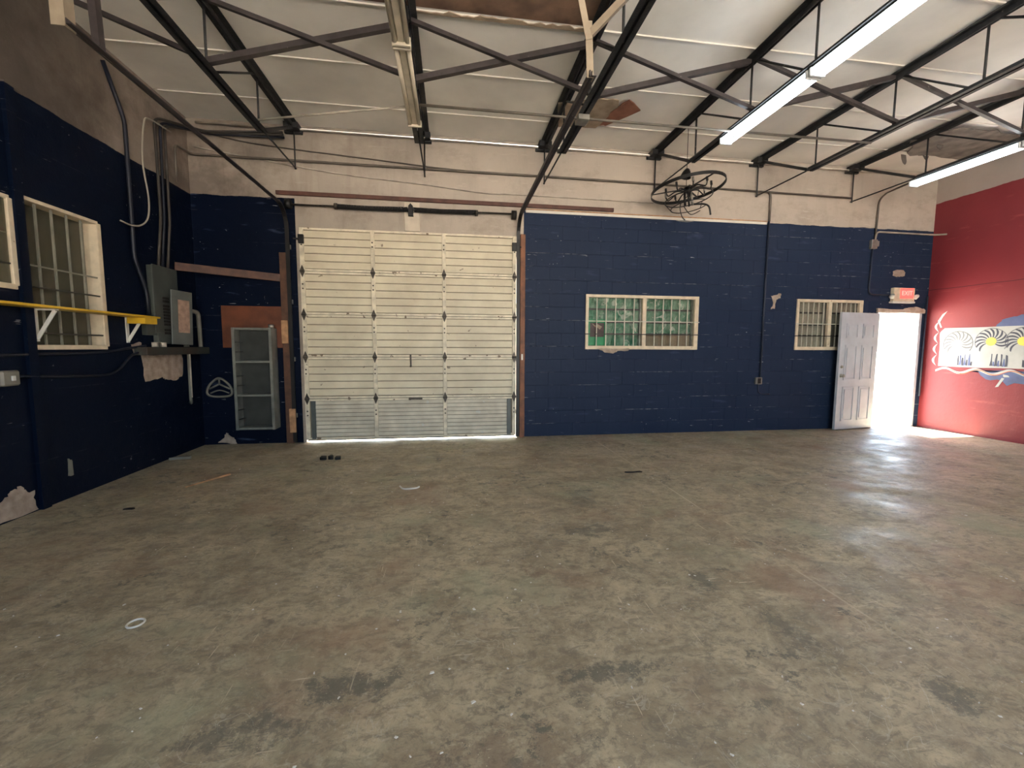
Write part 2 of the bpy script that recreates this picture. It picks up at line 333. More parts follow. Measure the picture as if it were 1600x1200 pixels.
def bend(pts, r=.08, k=4):
    """straight runs with rounded corners"""
    P = [Vector(p) for p in pts]; out = [P[0]]
    for i in range(1, len(P) - 1):
        a = (P[i - 1] - P[i]); b = (P[i + 1] - P[i]); q = min(r, a.length * .45, b.length * .45)
        p0 = P[i] + a.normalized() * q; p1 = P[i] + b.normalized() * q
        for j in range(k + 1):
            t = j / k; out.append(p0 * (1 - t) ** 2 + P[i] * 2 * t * (1 - t) + p1 * t * t)
    return out + [P[-1]]
def pipe(name, label, cat, pts, r, M, smooth_=False, group=None, kinds=None, n=8):
    o = MB().tube(smooth_path(pts) if smooth_ else bend(pts), r, n).build(name, M, smooth=True)
    return tag(o, label, cat, group, kinds)
def ragged(poly, amp, k=4, seed=0):
    rnd = random.Random(seed); out = []
    for i, (a, b) in enumerate(poly):
        c, d = poly[(i + 1) % len(poly)]
        for j in range(k):
            t = j / k; out.append((a + (c - a) * t + rnd.uniform(-amp, amp), b + (d - b) * t + rnd.uniform(-amp, amp)))
    return out
# ================================================================== STRUCTURE
def struct(o, label, cat): return tag(o, label, cat, kind='structure')
fl = box('floor', M_floor, (XL - .2, YR - .2, -.1), (XR + .2, D + .2, 0)); struct(fl, 'worn grey-brown concrete floor with stains and scratches', 'floor')
gr = MB().box(-300, 300, D + .2, 400, -.14, -.02).box(-300, 300, -400, YR - .2, -.14, -.02).build('ground', M_ground); struct(gr, 'sunlit pale ground outside the building', 'ground')
# ---- back wall: solid behind the blocks, with openings
GX0, GX1, GZ = -2.092, .970, 3.02                   # garage opening
W1 = (2.07, 3.91, 1.40, 2.20); W2 = (5.71, 6.93, 1.40, 2.20); DR = (7.25, 8.15, 0, 2.0)
b = MB(); y0, y1, yb = D, D + .2, D + .004
b.box(XL - .2, XR + .2, y0, y1, 3.4, C + .3)
b.box(GX0, GX1, y0, y1, GZ, 3.4).box(GX1, 1.075, y0, y1, 0, 3.4).box(XL - .2, GX0, y0, y1, 0, 3.4)
b.box(1.075, W1[0], yb, y1, 0, 3.4)
b.box(W1[0], W1[1], yb, y1, 0, W1[2]).box(W1[0], W1[1], yb, y1, W1[3], 3.4).box(W1[1], W2[0], yb, y1, 0, 3.4)
b.box(W2[0], W2[1], yb, y1, 0, W2[2]).box(W2[0], W2[1], yb, y1, W2[3], 3.4).box(W2[1], DR[0], yb, y1, 0, 3.4)
b.box(DR[0], DR[1], yb, y1, DR[3], 3.4).box(DR[1], XR + .2, yb, y1, 0, 3.4)
wall_back = struct(b.build('wall_back', M_back), 'back wall painted dark blue below with stained off-white plaster above', 'wall')
# ---- the painted concrete blocks right of the garage door
meshes = {}
def block(x0, x1, z0, z1):
    if x1 - x0 < .03: return
    w, h = round(x1 - x0, 3), round(z1 - z0, 3); key = (w, h)
    if key not in meshes:
        g, c, dp = .0008, .0028, .012
        a = MB(); X0, X1, Z0, Z1 = g * .4, w - g * .4, g, h - g
        vs = [(X0, dp, Z0), (X1, dp, Z0), (X1, dp, Z1), (X0, dp, Z1), (X0, c, Z0), (X1, c, Z0), (X1, c, Z1), (X0, c, Z1),
              (X0 + c * .5, 0, Z0 + c), (X1 - c * .5, 0, Z0 + c), (X1 - c * .5, 0, Z1 - c), (X0 + c * .5, 0, Z1 - c)]
        fs = [(8, 9, 10, 11)] + [(i, (i + 1) % 4, 4 + (i + 1) % 4, 4 + i) for i in range(4)] + [(4 + i, 4 + (i + 1) % 4, 8 + (i + 1) % 4, 8 + i) for i in range(4)]
        o = a.add(vs, fs).build('concrete_block', M_block, wall_back); meshes[key] = o.data
    else:
        o = bpy.data.objects.new('concrete_block', meshes[key]); COL.objects.link(o); o.parent = wall_back
    o.location = (x0, D - random.choice((0, 0, .0008, .0016)), z0)
for r in range(17):
    z0 = r * .2; x = 1.075 - (.2 if r % 2 else 0)
    while x < XR:
        segs = [(max(x, 1.075), min(x + .4, XR))]
        for (a0, a1, zz0, zz1) in (W1, W2, DR):
            if z0 + .1 > zz0 and z0 + .1 < zz1:
                ns = []
                for (s0, s1) in segs:
                    if s1 <= a0 or s0 >= a1: ns.append((s0, s1))
                    else:
                        if s0 < a0: ns.append((s0, a0))
                        if s1 > a1: ns.append((a1, s1))
                segs = ns
        for s0, s1 in segs: block(s0, s1, z0, z0 + .2)
        x += .4
# ---- left wall
WL3 = (4.03, 4.77, 1.37, 2.57); WL4 = (2.95, 3.93, 1.85, 2.53)
b = MB(); x0, x1 = XL - .2, XL
def lw(ya, yb_, za, zb): b.box(x0, x1, ya, yb_, za, zb)
lw(YR - .2, WL4[0], 0, C + .3); lw(WL4[0], WL4[1], 0, WL4[2]); lw(WL4[0], WL4[1], WL4[3], C + .3); lw(WL4[1], WL3[0], 0, C + .3)
lw(WL3[0], WL3[1], 0, WL3[2]); lw(WL3[0], WL3[1], WL3[3], C + .3); lw(WL3[1], D, 0, C + .3)
wall_left = struct(b.build('wall_left', M_left), 'left wall painted blue, darkened in colour for dim light, with sooty plaster above', 'wall')
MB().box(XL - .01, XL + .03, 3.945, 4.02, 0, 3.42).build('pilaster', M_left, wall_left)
# ---- right wall; unseen rear wall, big open loading door added for daylight
wall_right = struct(box('wall_right', M_red, (XR, YR - .2, 0), (XR + .2, D, C + .3)), 'dark red painted side wall', 'wall')
RO = (-1.2, 4.4, 3.7)
b = MB().box(XL, RO[0], YR - .2, YR, 0, C + .3).box(RO[1], XR, YR - .2, YR, 0, C + .3).box(RO[0], RO[1], YR - .2, YR, RO[2], C + .3)
wall_rear = struct(b.build('wall_rear', M_left), 'unseen wall behind the viewer with a loading opening added for daylight', 'wall')
pl = bpy.data.lights.new('rear_opening_portal', 'AREA'); pl.shape = 'RECTANGLE'; pl.size = RO[1] - RO[0]; pl.size_y = RO[2]; pl.cycles.is_portal = True
po = bpy.data.objects.new('rear_opening_portal', pl); COL.objects.link(po); po.location = ((RO[0] + RO[1]) / 2, YR - .1, RO[2] / 2); po.rotation_euler = (PI / 2, 0, PI)
pl2 = bpy.data.lights.new('doorway_portal', 'AREA'); pl2.shape = 'RECTANGLE'; pl2.size = .9; pl2.size_y = 2; pl2.cycles.is_portal = True
po2 = bpy.data.objects.new('doorway_portal', pl2); COL.objects.link(po2); po2.location = (7.7, D + .21, 1); po2.rotation_euler = (-PI / 2, 0, PI)
po.rotation_euler = Vector((0, 1, 0)).to_track_quat('-Z', 'Y').to_euler(); po2.rotation_euler = Vector((0, -1, 0)).to_track_quat('-Z', 'Y').to_euler()
# ---- ceiling: roof deck above, boards below, seam strips
JX = [-2.0862 + i * 1.7275 for i in range(6)]; JN = 6
deck = MB().box(XL - .2, XR + .2, YR - .2, D + .2, C + .045, C + .3)
ceiling = struct(deck.build('ceiling', M_deck), 'white board ceiling under a brown timber roof deck', 'ceiling')
bays = [XL] + JX + [XR]; rows = [D, 5.72, 4.90, 4.08]
while rows[-1] > YR: rows.append(max(YR, rows[-1] - .82))
pm = {}
def panel(xa, xb, ya, yb_, seed):
    w, d = round(xb - xa - .006, 3), round(yb_ - ya - .006, 3); nx, ny = 8, 4
    key = (w, d)
    if key not in pm:
        a = MB(); vs = []; fs = []
        for j in range(ny + 1):
            for i in range(nx + 1):
                u, t = i / nx, j / ny; sag = .006 * (16 * u * (1 - u) * t * (1 - t)) ** .7
                vs.append((u * w, t * d, -sag))
        for j in range(ny):
            for i in range(nx): q = j * (nx + 1) + i; fs.append((q, q + 1, q + nx + 2, q + nx + 1))
        k = len(vs); vs += [(0, 0, .02), (w, 0, .02), (w, d, .02), (0, d, .02)]; fs.append((k, k + 1, k + 2, k + 3))
        o = a.add(vs, fs).build('ceiling_panel', M_ceil, ceiling, smooth=True); pm[key] = o.data
    else:
        o = bpy.data.objects.new('ceiling_panel', pm[key]); COL.objects.link(o); o.parent = ceiling
    o.location = (xa + .003, ya + .003, C + random.uniform(0, .004))
for i in range(7):
    for j in range(len(rows) - 1):
        if j == 3 and i == 2: continue                                  # torn away: deck shows
        xb = bays[i + 1]
        if j == 3 and i == 1: xb = -.95
        panel(bays[i], xb, rows[j + 1], rows[j], i * 31 + j)
for j in range(1, 6):
    for i in range(7):
        MB().box(bays[i] + .05, bays[i + 1] - .05, rows[j] - .007, rows[j] + .007, C - .012, C + .002).build('seam_strip', M_seam, ceiling)
# ================================================================== ROOF JOISTS
ZT, ZB = 4.335, 3.80
nodes = [5.2, 4.2, 3.4] + [3.4 - .9 * i for i in range(1, 12)]
names_j = ['over the left end of the garage door', 'carrying the unlit strip light', 'over the right end of the garage door', 'carrying the long lit strip light',
           'between the two lit strip lights', 'carrying the shorter lit strip light near the red wall']
jl = ['black steel roof joist nearest the left wall', 'black steel roof joist with the unlit strip light under it', 'black steel roof joist above the garage door right edge',
      'black steel roof joist behind the long lit strip light', 'black steel roof joist between the two lit strip lights', 'black steel roof joist with the lit strip light beside the red wall']
first = None
for i, x in enumerate(JX):
    J = thing('steel_joist', jl[i], 'roof joist', (x, D - .06, ZT), 'roof joists')
    if first is None:
        first = J; yE = YR + .02
        a = MB()
        for s in (-1, 1):
            a.angle((x + s * .008, D - .03, C - .022), (x + s * .008, yE, C - .022), .050, .007, (0, 0, 1), 1) if s < 0 else None
        def chord(z, ya, yb_, w, hgt, t):
            m_ = MB()
            for s in (-1, 1):
                xi, xo = x + s * .010, x + s * (.010 + w)
                m_.box(min(xi, xi + s * t), max(xi, xi + s * t), yb_, ya, z - hgt if z > 4 else z, z if z > 4 else z + hgt)
                zf = (z - t, z) if z > 4 else (z, z + t)
                m_.box(min(xi, xo), max(xi, xo), yb_, ya, *zf)
            return m_
        chord(C - .018, D - .03, yE, .062, .060, .009).build('top_chord', M_steel, J)
        chord(ZB - .02, 5.30, yE, .046, .050, .007).build('bottom_chord', M_steel, J)
        MB().box(x - .10, x + .085, D - .16, D - .005, C - .095, C - .018).box(x - .13, x + .10, D - .05, D + .0, C - .12, C - .07).build('bearing_seat', M_steel, J, bevel=.006)
        MB().bar((x, D - .08, C - .05), (x, 5.32, ZB + .01), .035, .035).build('end_diagonal', M_steel, J)
        MB().tube([(x, 5.34, ZB), (x, D - .02, ZB)], .010, 6).build('tie_rod', M_steel, J, smooth=True)
        MB().tube([(x, D - .05, C - .08), (x, D - .05, ZB - .02)], .010, 6).build('hanger_rod', M_steel, J, smooth=True)
        for k, y in enumerate(nodes):
            if y < YR + .3: break
            MB().tube([(x, y, C - .03), (x, y, ZB)], .011, 6).build('web_rod', M_steel, J, smooth=True)
            if k + 1 < len(nodes): MB().tube([(x, y - .03, C - .04), (x, nodes[k + 1] + .10, ZB + .01)], .011, 6).build('web_rod', M_steel, J, smooth=True)
    else:
        for ch in list(first.children): copy_to(ch, J, ch.location)
# crossed bridging bars between the joists
YB = 4.16
bl = ['single dark brace bar from the left wall to the first roof joist', 'crossed brace bars left of the unlit strip light', 'crossed brace bars right of the unlit strip light',
      'crossed brace bars left of the long lit strip light', 'crossed brace bars passing behind the long lit strip light', 'crossed brace bars left of the shorter lit strip light', 'dark brace bar from the last roof joist to the red wall']
for i in range(7):
    xa, xb = bays[i], bays[i + 1]
    T = thing('cross_brace', bl[i], 'brace', ((xa + xb) / 2, YB, 4.1), 'bridging between the roof joists')
    MB().angle((xa + .01, YB - .02, C - .06), (xb - .01, YB - .02, ZB + .02), .036, .006, (0, 1, 0)).build('brace_bar', M_brace, T)
    if 0 < i < 6: MB().angle((xa + .01, YB + .03, ZB + .02), (xb - .01, YB + .03, C - .06), .050, .006, (0, 1, 0)).build('brace_bar', M_brace, T)
# ================================================================== STRIP LIGHTS
def strip_light(x, y0, y1, lit, label, z=ZB - .025):
    T = thing('strip_light', label, 'light fixture', (x, (y0 + y1) / 2, z), 'strip lights under the joists')
    Mh = M_fixw if lit else M_fix
    a = MB(); prof = [(-.060, -.012), (-.045, 0), (.045, 0), (.060, -.012), (.022, -.055), (-.022, -.055)]
    a.prism(prof, (x, y1, z), (1, 0, 0), (0, 0, 1), y1 - y0).build('housing', Mh, T)
    n = max(1, round((y1 - y0) / 1.22)); L = (y1 - y0) / n
    for k in range(n):
        ya, yb_ = y0 + k * L + .02, y0 + (k + 1) * L - .02
        for s in (-1, 1):
            MB().tube([(x + s * .048, ya + .02, z - .052), (x + s * .048, yb_ - .02, z - .052)], .019, 10).build('tube', M_lamp if lit else M_tube_off, T, smooth=True)
        for yy in (ya, yb_):
            MB().box(x - .072, x + .072, yy - .012, yy + .012, z - .078, z - .01).build('lamp_holder', Mh, T, bevel=.004)
    return T
strip_light(JX[1] - .01, 2.36, 4.78, False, 'unlit yellowed strip light with bare tubes above the garage door')
strip_light(JX[3] + .02, 2.20, 4.64, True, 'long lit strip light glowing white in front of the wheel chandelier')
strip_light(JX[5] + .02, 2.95, 5.38, True, 'lit strip light nearest the red wall')
strip_light(JX[3] + .02, -2.6, -.16, True, 'lit strip light added behind the viewer')  # unseen fixture added to brighten floor and ceiling
strip_light(JX[1] - .01, -3.2, -.76, True, 'lit strip light added behind the viewer over the loading side')  # second unseen fixture, added for more overhead light
# ================================================================== GARAGE DOOR
DX0, DX1, DZ0, SH = -2.08, .96, .035, .598
door = thing('door_1', 'cream sectional garage door with ribbed panels and diamond hinges', 'garage door', (-.56, D - .02, 0), kind='structure')
yf = D - .010                                                # face of the slats
cols = [DX0, -1.105, -.105, DX1]
sw = .055
slatm = {}
diamond = [(0, -.085), (.034, 0), (0, .085), (-.034, 0)]
for r in range(5):
    z0 = DZ0 + r * SH; z1 = z0 + SH
    low = r == 0
    sec = MB().box(DX0, DX1, yf + .012, yf + .03, z0, z1).build('door_section', M_groove, door)
    for zc, nm in ((z0 + .018, 'rail'), (z1 - .018, 'rail')):
        MB().box(DX0, DX1, yf - .016, yf + .012, zc - .0145, zc + .0145).build(nm, M_rail, sec, bevel=.003)
    for c in range(4):
        xc = cols[c] + (sw / 2 if c == 0 else -sw / 2 if c == 3 else 0)
        if low and c in (0, 3):
            xx = xc + (.075 if c == 0 else -.075)
            MB().box(xx - .03, xx + .03, yf - .018, yf + .012, z0 + .01, z1 - .035).build('stile', M_greyd, sec, bevel=.003)
        MB().box(xc - sw / 2, xc + sw / 2, yf - .022, yf + .012, z0 + .006, z1 - .005).build('stile', M_stile, sec, bevel=.004)
        for q in (.42, .36):                                     # bolts on the stile
            MB().lathe([(0, 0), (.011, 0), (.011, .006), (0, .006)], (xc, yf - .022, z0 + q), 8).build('bolt', M_hinge, sec, at=(xc, yf - .022, z0 + q)).rotation_euler = (PI / 2, 0, 0)
        if r:                                                     # hinge across the joint below this section
            h_ = MB().prism(diamond, (xc, yf - .018, z0), (1, 0, 0), (0, 0, 1), .014).tube([(xc - .03, yf - .036, z0), (xc + .03, yf - .036, z0)], .011, 8).build('hinge', M_hinge, sec)
    for c in range(3):
        xa, xb = cols[c] + (sw if c == 0 else sw / 2), cols[c + 1] - (sw if c == 2 else sw / 2)
        if low and c == 0: xa += .052
        if low and c == 2: xb -= .052
        za, zb = z0 + .036, z1 - .036
        n = 9 if low else 5; hgt = (zb - za) / n
        for k in range(n):
            key = (round(xb - xa, 3), n)
            if key not in slatm:
                w = xb - xa; g = .0024 if low else .0048
                o = MB().add([(0, .0118, g), (w, .0118, g), (w, 0, g + .004), (0, 0, g + .004), (0, .003, hgt - g), (w, .003, hgt - g), (w, .0118, hgt - g), (0, .0118, hgt - g)],
                             [(0, 1, 2, 3), (3, 2, 5, 4), (4, 5, 6, 7), (0, 3, 4, 7), (1, 6, 5, 2)]).build('slat', M_slatlow if low else M_slat, sec, at=(0, 0, 0)); slatm[key] = o.data
            else:
                o = bpy.data.objects.new('slat', slatm[key]); COL.objects.link(o); o.parent = sec
            o.location = Vector((xa, yf - (.004 if low and k % 3 == 1 else 0), za + k * hgt)) - origin(sec)
MB().bar((-.60, yf - .028, 1.27), (-.597, yf - .028, 1.10), .022, .02, (0, 1, 0)).box(-.612, -.585, yf - .045, yf - .01, 1.085, 1.11).build('pull_handle', M_hinge, door, bevel=.003)
MB().box(-.63, -.44, yf - .034, yf - .012, .605, .630).box(-.635, -.60, yf - .05, yf - .012, .60, .635).build('latch_bolt', M_hinge, door, bevel=.003)
MB().box(DX0 + .02, DX1 - .02, yf - .006, yf + .03, DZ0 - .012, DZ0 + .006).build('bottom_seal', M_black, door)
for s, x in ((-1, DX0 + .03), (1, DX1 - .03)):                    # top rollers
    MB().box(x - .035, x + .035, yf - .06, yf - .02, 2.80, 2.92).tube([(x, yf - .045, 2.86), (x + s * .1, yf - .045, 2.86)], .012, 8).build('roller_bracket', M_black, door, bevel=.004)
# torsion spring assembly
T = thing('torsion_spring', 'dark torsion spring shaft mounted above the garage door', 'door spring', (-.6, D - .06, 3.31))
ys = D - .075
MB().tube([(-2.20, ys, 3.305), (.94, ys, 3.325)], .013, 8).build('shaft', M_hinge, T, smooth=True)
for nm, xa, xb in (('spring', -1.56, -.60), ('spring', -.52, .36)):
    a = MB(); pts = []; k = 46
    for i in range(k * 8 + 1):
        t = i / (k * 8); an = 2 * PI * i / 8; x = xa + (xb - xa) * t
        pts.append((x, ys + .027 * math.cos(an), 3.309 + .0064 * (x + 1.56) + .027 * math.sin(an) - .006 * math.sin(PI * t)))
    a.tube(pts, .0095, 5).build(nm, M_black, T, smooth=True)
for xx in (-1.57, .37): MB().tube([(xx - .02, ys, 3.31), (xx + .02, ys, 3.31)], .042, 12).build('spring_cone', M_hinge, T, smooth=True)
MB().prism([(-.035, -.085), (.035, -.085), (.03, .05), (0, .085), (-.03, .05)], (-.56, ys + .02, 3.31), (1, 0, 0), (0, 0, 1), .05).build('centre_bracket', M_black, T)
for xx in (-2.185, .915): MB().tube([(xx - .035, ys, 3.31), (xx + .035, ys, 3.31)], .065, 14).build('cable_drum', M_black, T, smooth=True)
o = MB().box(-.655, -.44, D - .028, D + .0, 3.03, 3.43).build('wall_block', mat('painted_block', (.62, .54, .44), .7, var=.15), None, bevel=.004)
tag(o, 'off-white painted wooden pad behind the middle of the torsion spring', 'wood block')
# tracks: vertical at the jamb, curve, then horizontal under the roof
for x, lab in ((-2.225, 'dark garage door track on the left, running back under the roof'), (.985, 'dark garage door track on the right, running back under the roof')):
    T = thing('door_track', lab, 'door track', (x, D - .06, 0), 'garage door tracks')
    zt_ = 3.27; R = .30; xh = x - .022 if x > 0 else x - .01; ysx = D - .055
    pth = [(x, ysx, .02), (x, ysx, zt_ - R)] + [(x, ysx - R + R * math.cos(t * PI / 16), zt_ - R + R * math.sin(t * PI / 16)) for t in range(1, 9)]
    a = MB()
    for p, q in zip(pth[:-1], pth[1:]): a.bar(p, q, .045, .022, (1, 0, 0)) if False else a.bar(p, q, .022, .05, (1, 0, 0))
    a.build('curved_track', M_black, T)
    b_ = MB().angle((xh + .012, ysx - R, zt_ - .018), (xh + .012, 2.97, zt_ - .018), .034, .005, (0, 0, 1), -1).box(xh - .004, xh + .006, 2.97, ysx - R, zt_ - .020, zt_ + .020)
    b_.build('horizontal_track', M_brace, T)
    for zz in (.4, 1.2, 2.0, 2.75): MB().box(x - .03, x + .03, ysx + .012, D - .002, zz - .03, zz + .03).build('bracket', M_galv, T, bevel=.003)
    xj = JX[2] if x > 0 else JX[0]
    if x > 0:
        MB().angle((x + .01, 2.985, zt_ - .02), (x - .01, 2.985, 3.62), .05, .005, (0, 1, 0)).build('hanger_strap', M_tan, T)
        MB().angle((x - .01, 2.98, 3.52), (xj, 2.6, ZB), .045, .005, (0, 1, 0)).build('hanger_strap', M_tan, T)
        MB().angle((x - .01, 2.98, 3.50), (x - .25, 2.9, C - .01), .045, .005, (0, 1, 0)).build('hanger_strap', M_tan, T)
    else:
        MB().angle((x, 2.97, zt_ - .03), (x + .02, 2.93, C - .01), .075, .006, (0, 1, 0)).build('hanger_strap', M_tan, T)
        MB().angle((x, 3.22, zt_), (xj - .01, 3.0, ZB), .045, .006, (0, 1, 0)).build('hanger_strap', M_brace, T)
# jamb boards, header board, scraps
def board(name, lab, a, b_, M, cat='board', bev=.004): return tag(box(name, M, a, b_, bevel=bev), lab, cat)
board('header_board', 'long thin red-brown board across the wall above the garage door', (-2.36, D - .035, 3.445), (2.46, D - .001, 3.500), M_woodr)
board('jamb_board', 'brown wooden jamb board left of the garage door', (-2.345, D - .045, .0), (-2.245, D - .001, 2.67), M_wood)
board('jamb_board', 'reddish-brown wooden jamb board right of the garage door', (1.020, D - .05, .0), (1.095, D - .001, 3.05), mat('jamb_red_wood', (.27, .105, .048), .6, col2=(.14, .055, .03), scale=8, bump=.3))
board('wood_scrap', 'pale wood scrap nailed high on the left jamb board', (-2.345, D - .075, 1.42), (-2.26, D - .046, 1.74), M_woodl)
board('wood_scrap', 'pale wood scrap nailed low on the left jamb board', (-2.285, D - .080, .16), (-2.20, D - .046, .50), M_woodl)
board('notice_tag', 'small white tag stuck to the right jamb board', (1.04, D - .056, 1.19), (1.066, D - .0505, 1.28), M_white, 'tag', .001)
board('trim_1', 'thin off-white batten along the top of the blue paint', (1.10, D - .018, 3.375), (5.06, D - .0, 3.415), M_seam, 'trim')['kind'] = 'structure'
tag(box('trim_2', M_woodl, (1.10, D - .012, 3.418), (5.06, D, 3.432)), 'narrow brown strip above the off-white batten', 'trim', kind='structure')
# ================================================================== WINDOWS IN THE BACK WALL
def wall_window(name, Wn, lab, fill):
    x0, x1, z0, z1 = Wn; xm = (x0 + x1) / 2 + (.02 if name == 'window_1' else 0)
    T = thing(name, lab, 'window', ((x0 + x1) / 2, D, z0), kind='structure')
    fwid = .05; yo = D - .022
    for a, b_ in (((x0 - .02, z0 - .045), (x1 + .02, z0 + .012)), ((x0 - .02, z1 - .045), (x1 + .02, z1 + .002)), ((x0 - .02, z0), (x0 + .028, z1 - .04)), ((x1 - .05, z0), (x1 + .02, z1 - .04)), ((xm - .032, z0), (xm + .032, z1 - .04))):
        MB().box(a[0], b_[0], yo, D + .03, a[1], b_[1]).build('frame', M_cream, T, bevel=.004)
    for (xa, xb) in ((x0, xm - .03), (xm + .03, x1 - .04)):
        for k in range(1, 6):
            xx = xa + (xb - xa) * k / 6 + .01
            MB().bar((xx, D - .008, z0 + .01), (xx, D - .008, z1 - .04), .013, .013, (0, 1, 0)).build('bar', M_bar, T)
        for q in (.27, .52, .75):
            MB().box(xa, xb, D + .062, D + .085, z1 - (z1 - z0) * q - .012, z1 - (z1 - z0) * q + .012).build('sash_rail', M_dark, T)
        MB().box(xa, xb, D + .071, D + .075, z0, z1).build('pane', M_glass, T)
        for xs in (xa + .004, xb - .02): MB().box(xs, xs + .016, D + .04, D + .09, z0, z1).build('sash_stile', M_galv, T)
    MB().box(x0 - .03, x1 + .03, yo - .010, yo + .004, z0 + .385, z0 + .399).build('cross_bar', M_bar, T)
    MB().box(x0 - .04, x1 + .02, yo - .014, yo - .002, z0 + .185, z0 + .199).build('cross_bar', M_dark, T)
    MB().box(x0 - .005, x1 + .005, D + .165, D + .195, z0 - .005, z1 + .005).build('backing_board', M_card if fill == 'film' else M_sooty, T)  # added board, shuts outside daylight out of the opening
    return T, x0, x1, xm, z0, z1
T, x0, x1, xm, z0, z1 = wall_window('window_1', W1, 'cream-framed barred window covered with green plastic film', 'film')
MB().prism(ragged([(.0, .0), (.55, 0), (.52, -.035), (.35, -.04), (.28, -.075), (.14, -.07), (.10, -.03)], .006, 3, 3), (x0 + .16, D - .012, z0 - .03), (1, 0, 0), (0, 0, 1), .01).build('chipped_plaster', M_plaster, T)
def film(name, xa, xb, za, zb, seed):
    a = MB(); nx, nz = 44, 30; vs = []; fs = []
    for j in range(nz + 1):
        for i in range(nx + 1):
            x = xa + (xb - xa) * i / nx; z = za + (zb - za) * j / nz
            d = .028 * abs(noise.noise((x * 7, seed, z * 7))) + .02 * abs(noise.noise((x * 17, seed + 5, z * 15)))
            vs.append((x, D + .135 - d, z))
    for j in range(nz):
        for i in range(nx): q = j * (nx + 1) + i; fs.append((q, q + 1, q + nx + 2, q + nx + 1))
    return a.add(vs, fs)
o = film('plastic_film', x0, xm - .01, z0, z1, 1.3).build('plastic_film', M_film, None); o.modifiers.new('thickness', 'SOLIDIFY').thickness = .002
tag(o, 'crumpled green plastic sheet behind the bars of the window half with a picture card', 'plastic sheet')
o = film('plastic_film', xm + .01, x1, z0 + .19, z1, 8.1).build('plastic_film', M_film, None); o.modifiers.new('thickness', 'SOLIDIFY').thickness = .002
tag(o, 'crumpled green plastic sheet above the cardboard strip in the window', 'plastic sheet')
tag(MB().box(xm + .03, x1 - .03, D + .10, D + .108, z0, z0 + .20).build('cardboard_strip', M_card), 'brown cardboard strip along the bottom of the green-filmed window', 'cardboard')
T = thing('picture_card', 'green card with a dark square picture propped in the window corner', 'card', (x0 + .17, D + .055, z0 + .02))
MB().box(x0 + .03, x0 + .33, D + .050, D + .054, z0 + .02, z0 + .42).build('card', mat('green_card', (.02, .26, .10), .35, var=.2), T)
MB().box(x0 + .075, x0 + .305, D + .047, D + .0502, z0 + .15, z0 + .37).build('picture', mat('dark_print', (.055, .028, .028), .4, var=.4, scale=15), T)
MB().prism([(0, .06), (.05, .03), (.09, .05), (.16, .01), (.125, -.035), (.08, .0), (.05, 0), (.01, .04)], (x0 + .11, D + .0462, z0 + .30), (1, 0, 0), (0, 0, 1), .0008).build('print_motif', M_kraft, T)
T, x0, x1, xm, z0, z1 = wall_window('window_2', W2, 'cream-framed barred window beside the open white door', 'blind')
M_blind = mat('blind_tan', (.56, .49, .40), .7, var=.25, scale=5)
for k in range(8):
    xa, xb = x0 + (x1 - x0) * k / 8 + .001, x0 + (x1 - x0) * (k + 1) / 8 + .012
    MB().add([(xa, D + .118, z0), (xb, D + .104, z0), (xb, D + .104, z1), (xa, D + .118, z1), (xa, D + .121, z0), (xb, D + .107, z0), (xb, D + .107, z1), (xa, D + .121, z1)],
             [(0, 1, 2, 3), (7, 6, 5, 4), (0, 4, 5, 1), (3, 2, 6, 7), (0, 3, 7, 4), (1, 5, 6, 2)]).build('blind_vane', M_blind, T)
# ================================================================== LEFT WALL WINDOWS
def left_window(name, Wn, lab, nb, cross):
    ya, yb_, za, zb = Wn
    T = thing(name, lab, 'window', (XL, (ya + yb_) / 2, za), kind='structure')
    d = .13 if name == 'window_3' else .03
    MB().box(XL - d, XL + .012, ya - .0, yb_ + .0, za - .03, za + .012).build('sill', M_cream, T, bevel=.003)
    MB().box(XL - d, XL + .006, ya, yb_, zb - .012, zb + .02).build('head_lining', M_cream, T, bevel=.003)
    MB().box(XL - d, XL + .010, yb_ - .025, yb_ + .028, za, zb).build('jamb_lining', M_cream, T, bevel=.004)
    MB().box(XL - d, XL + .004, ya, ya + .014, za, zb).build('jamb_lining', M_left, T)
    for k in range(1, nb + 1):
        y = ya + (yb_ - ya) * k / (nb + 1)
        MB().bar((XL - .035, y, za + .01), (XL - .035, y, zb - .01), .014, .014, (1, 0, 0)).build('bar', M_bard, T)
    for q, dark in cross:
        MB().tube([(XL - .02 if not dark else XL - .01, ya, za + (zb - za) * q), (XL - .02 if not dark else XL - .01, yb_ - .01, za + (zb - za) * q)], .008, 6).build('cross_bar', M_dark if dark else M_bard, T)
    MB().box(XL - d + .015, XL - d + .020, ya, yb_, za, zb).build('pane', M_dirty, T)
    MB().box(XL - .19, XL - .165, ya, yb_, za, zb).build('backing_board', mat('dim_room_board', (.20, .17, .12), .9, col2=(.07, .055, .045), scale=4), T)
    return T
left_window('window_3', WL3, 'barred window with cream reveals above the yellow shelf', 4, [(.56, False), (.41, True), (.27, False), (.09, True)])
left_window('window_4', WL4, 'barred window cut by the picture edge, cream strip on its side', 4, [(.6, False), (.25, True)])
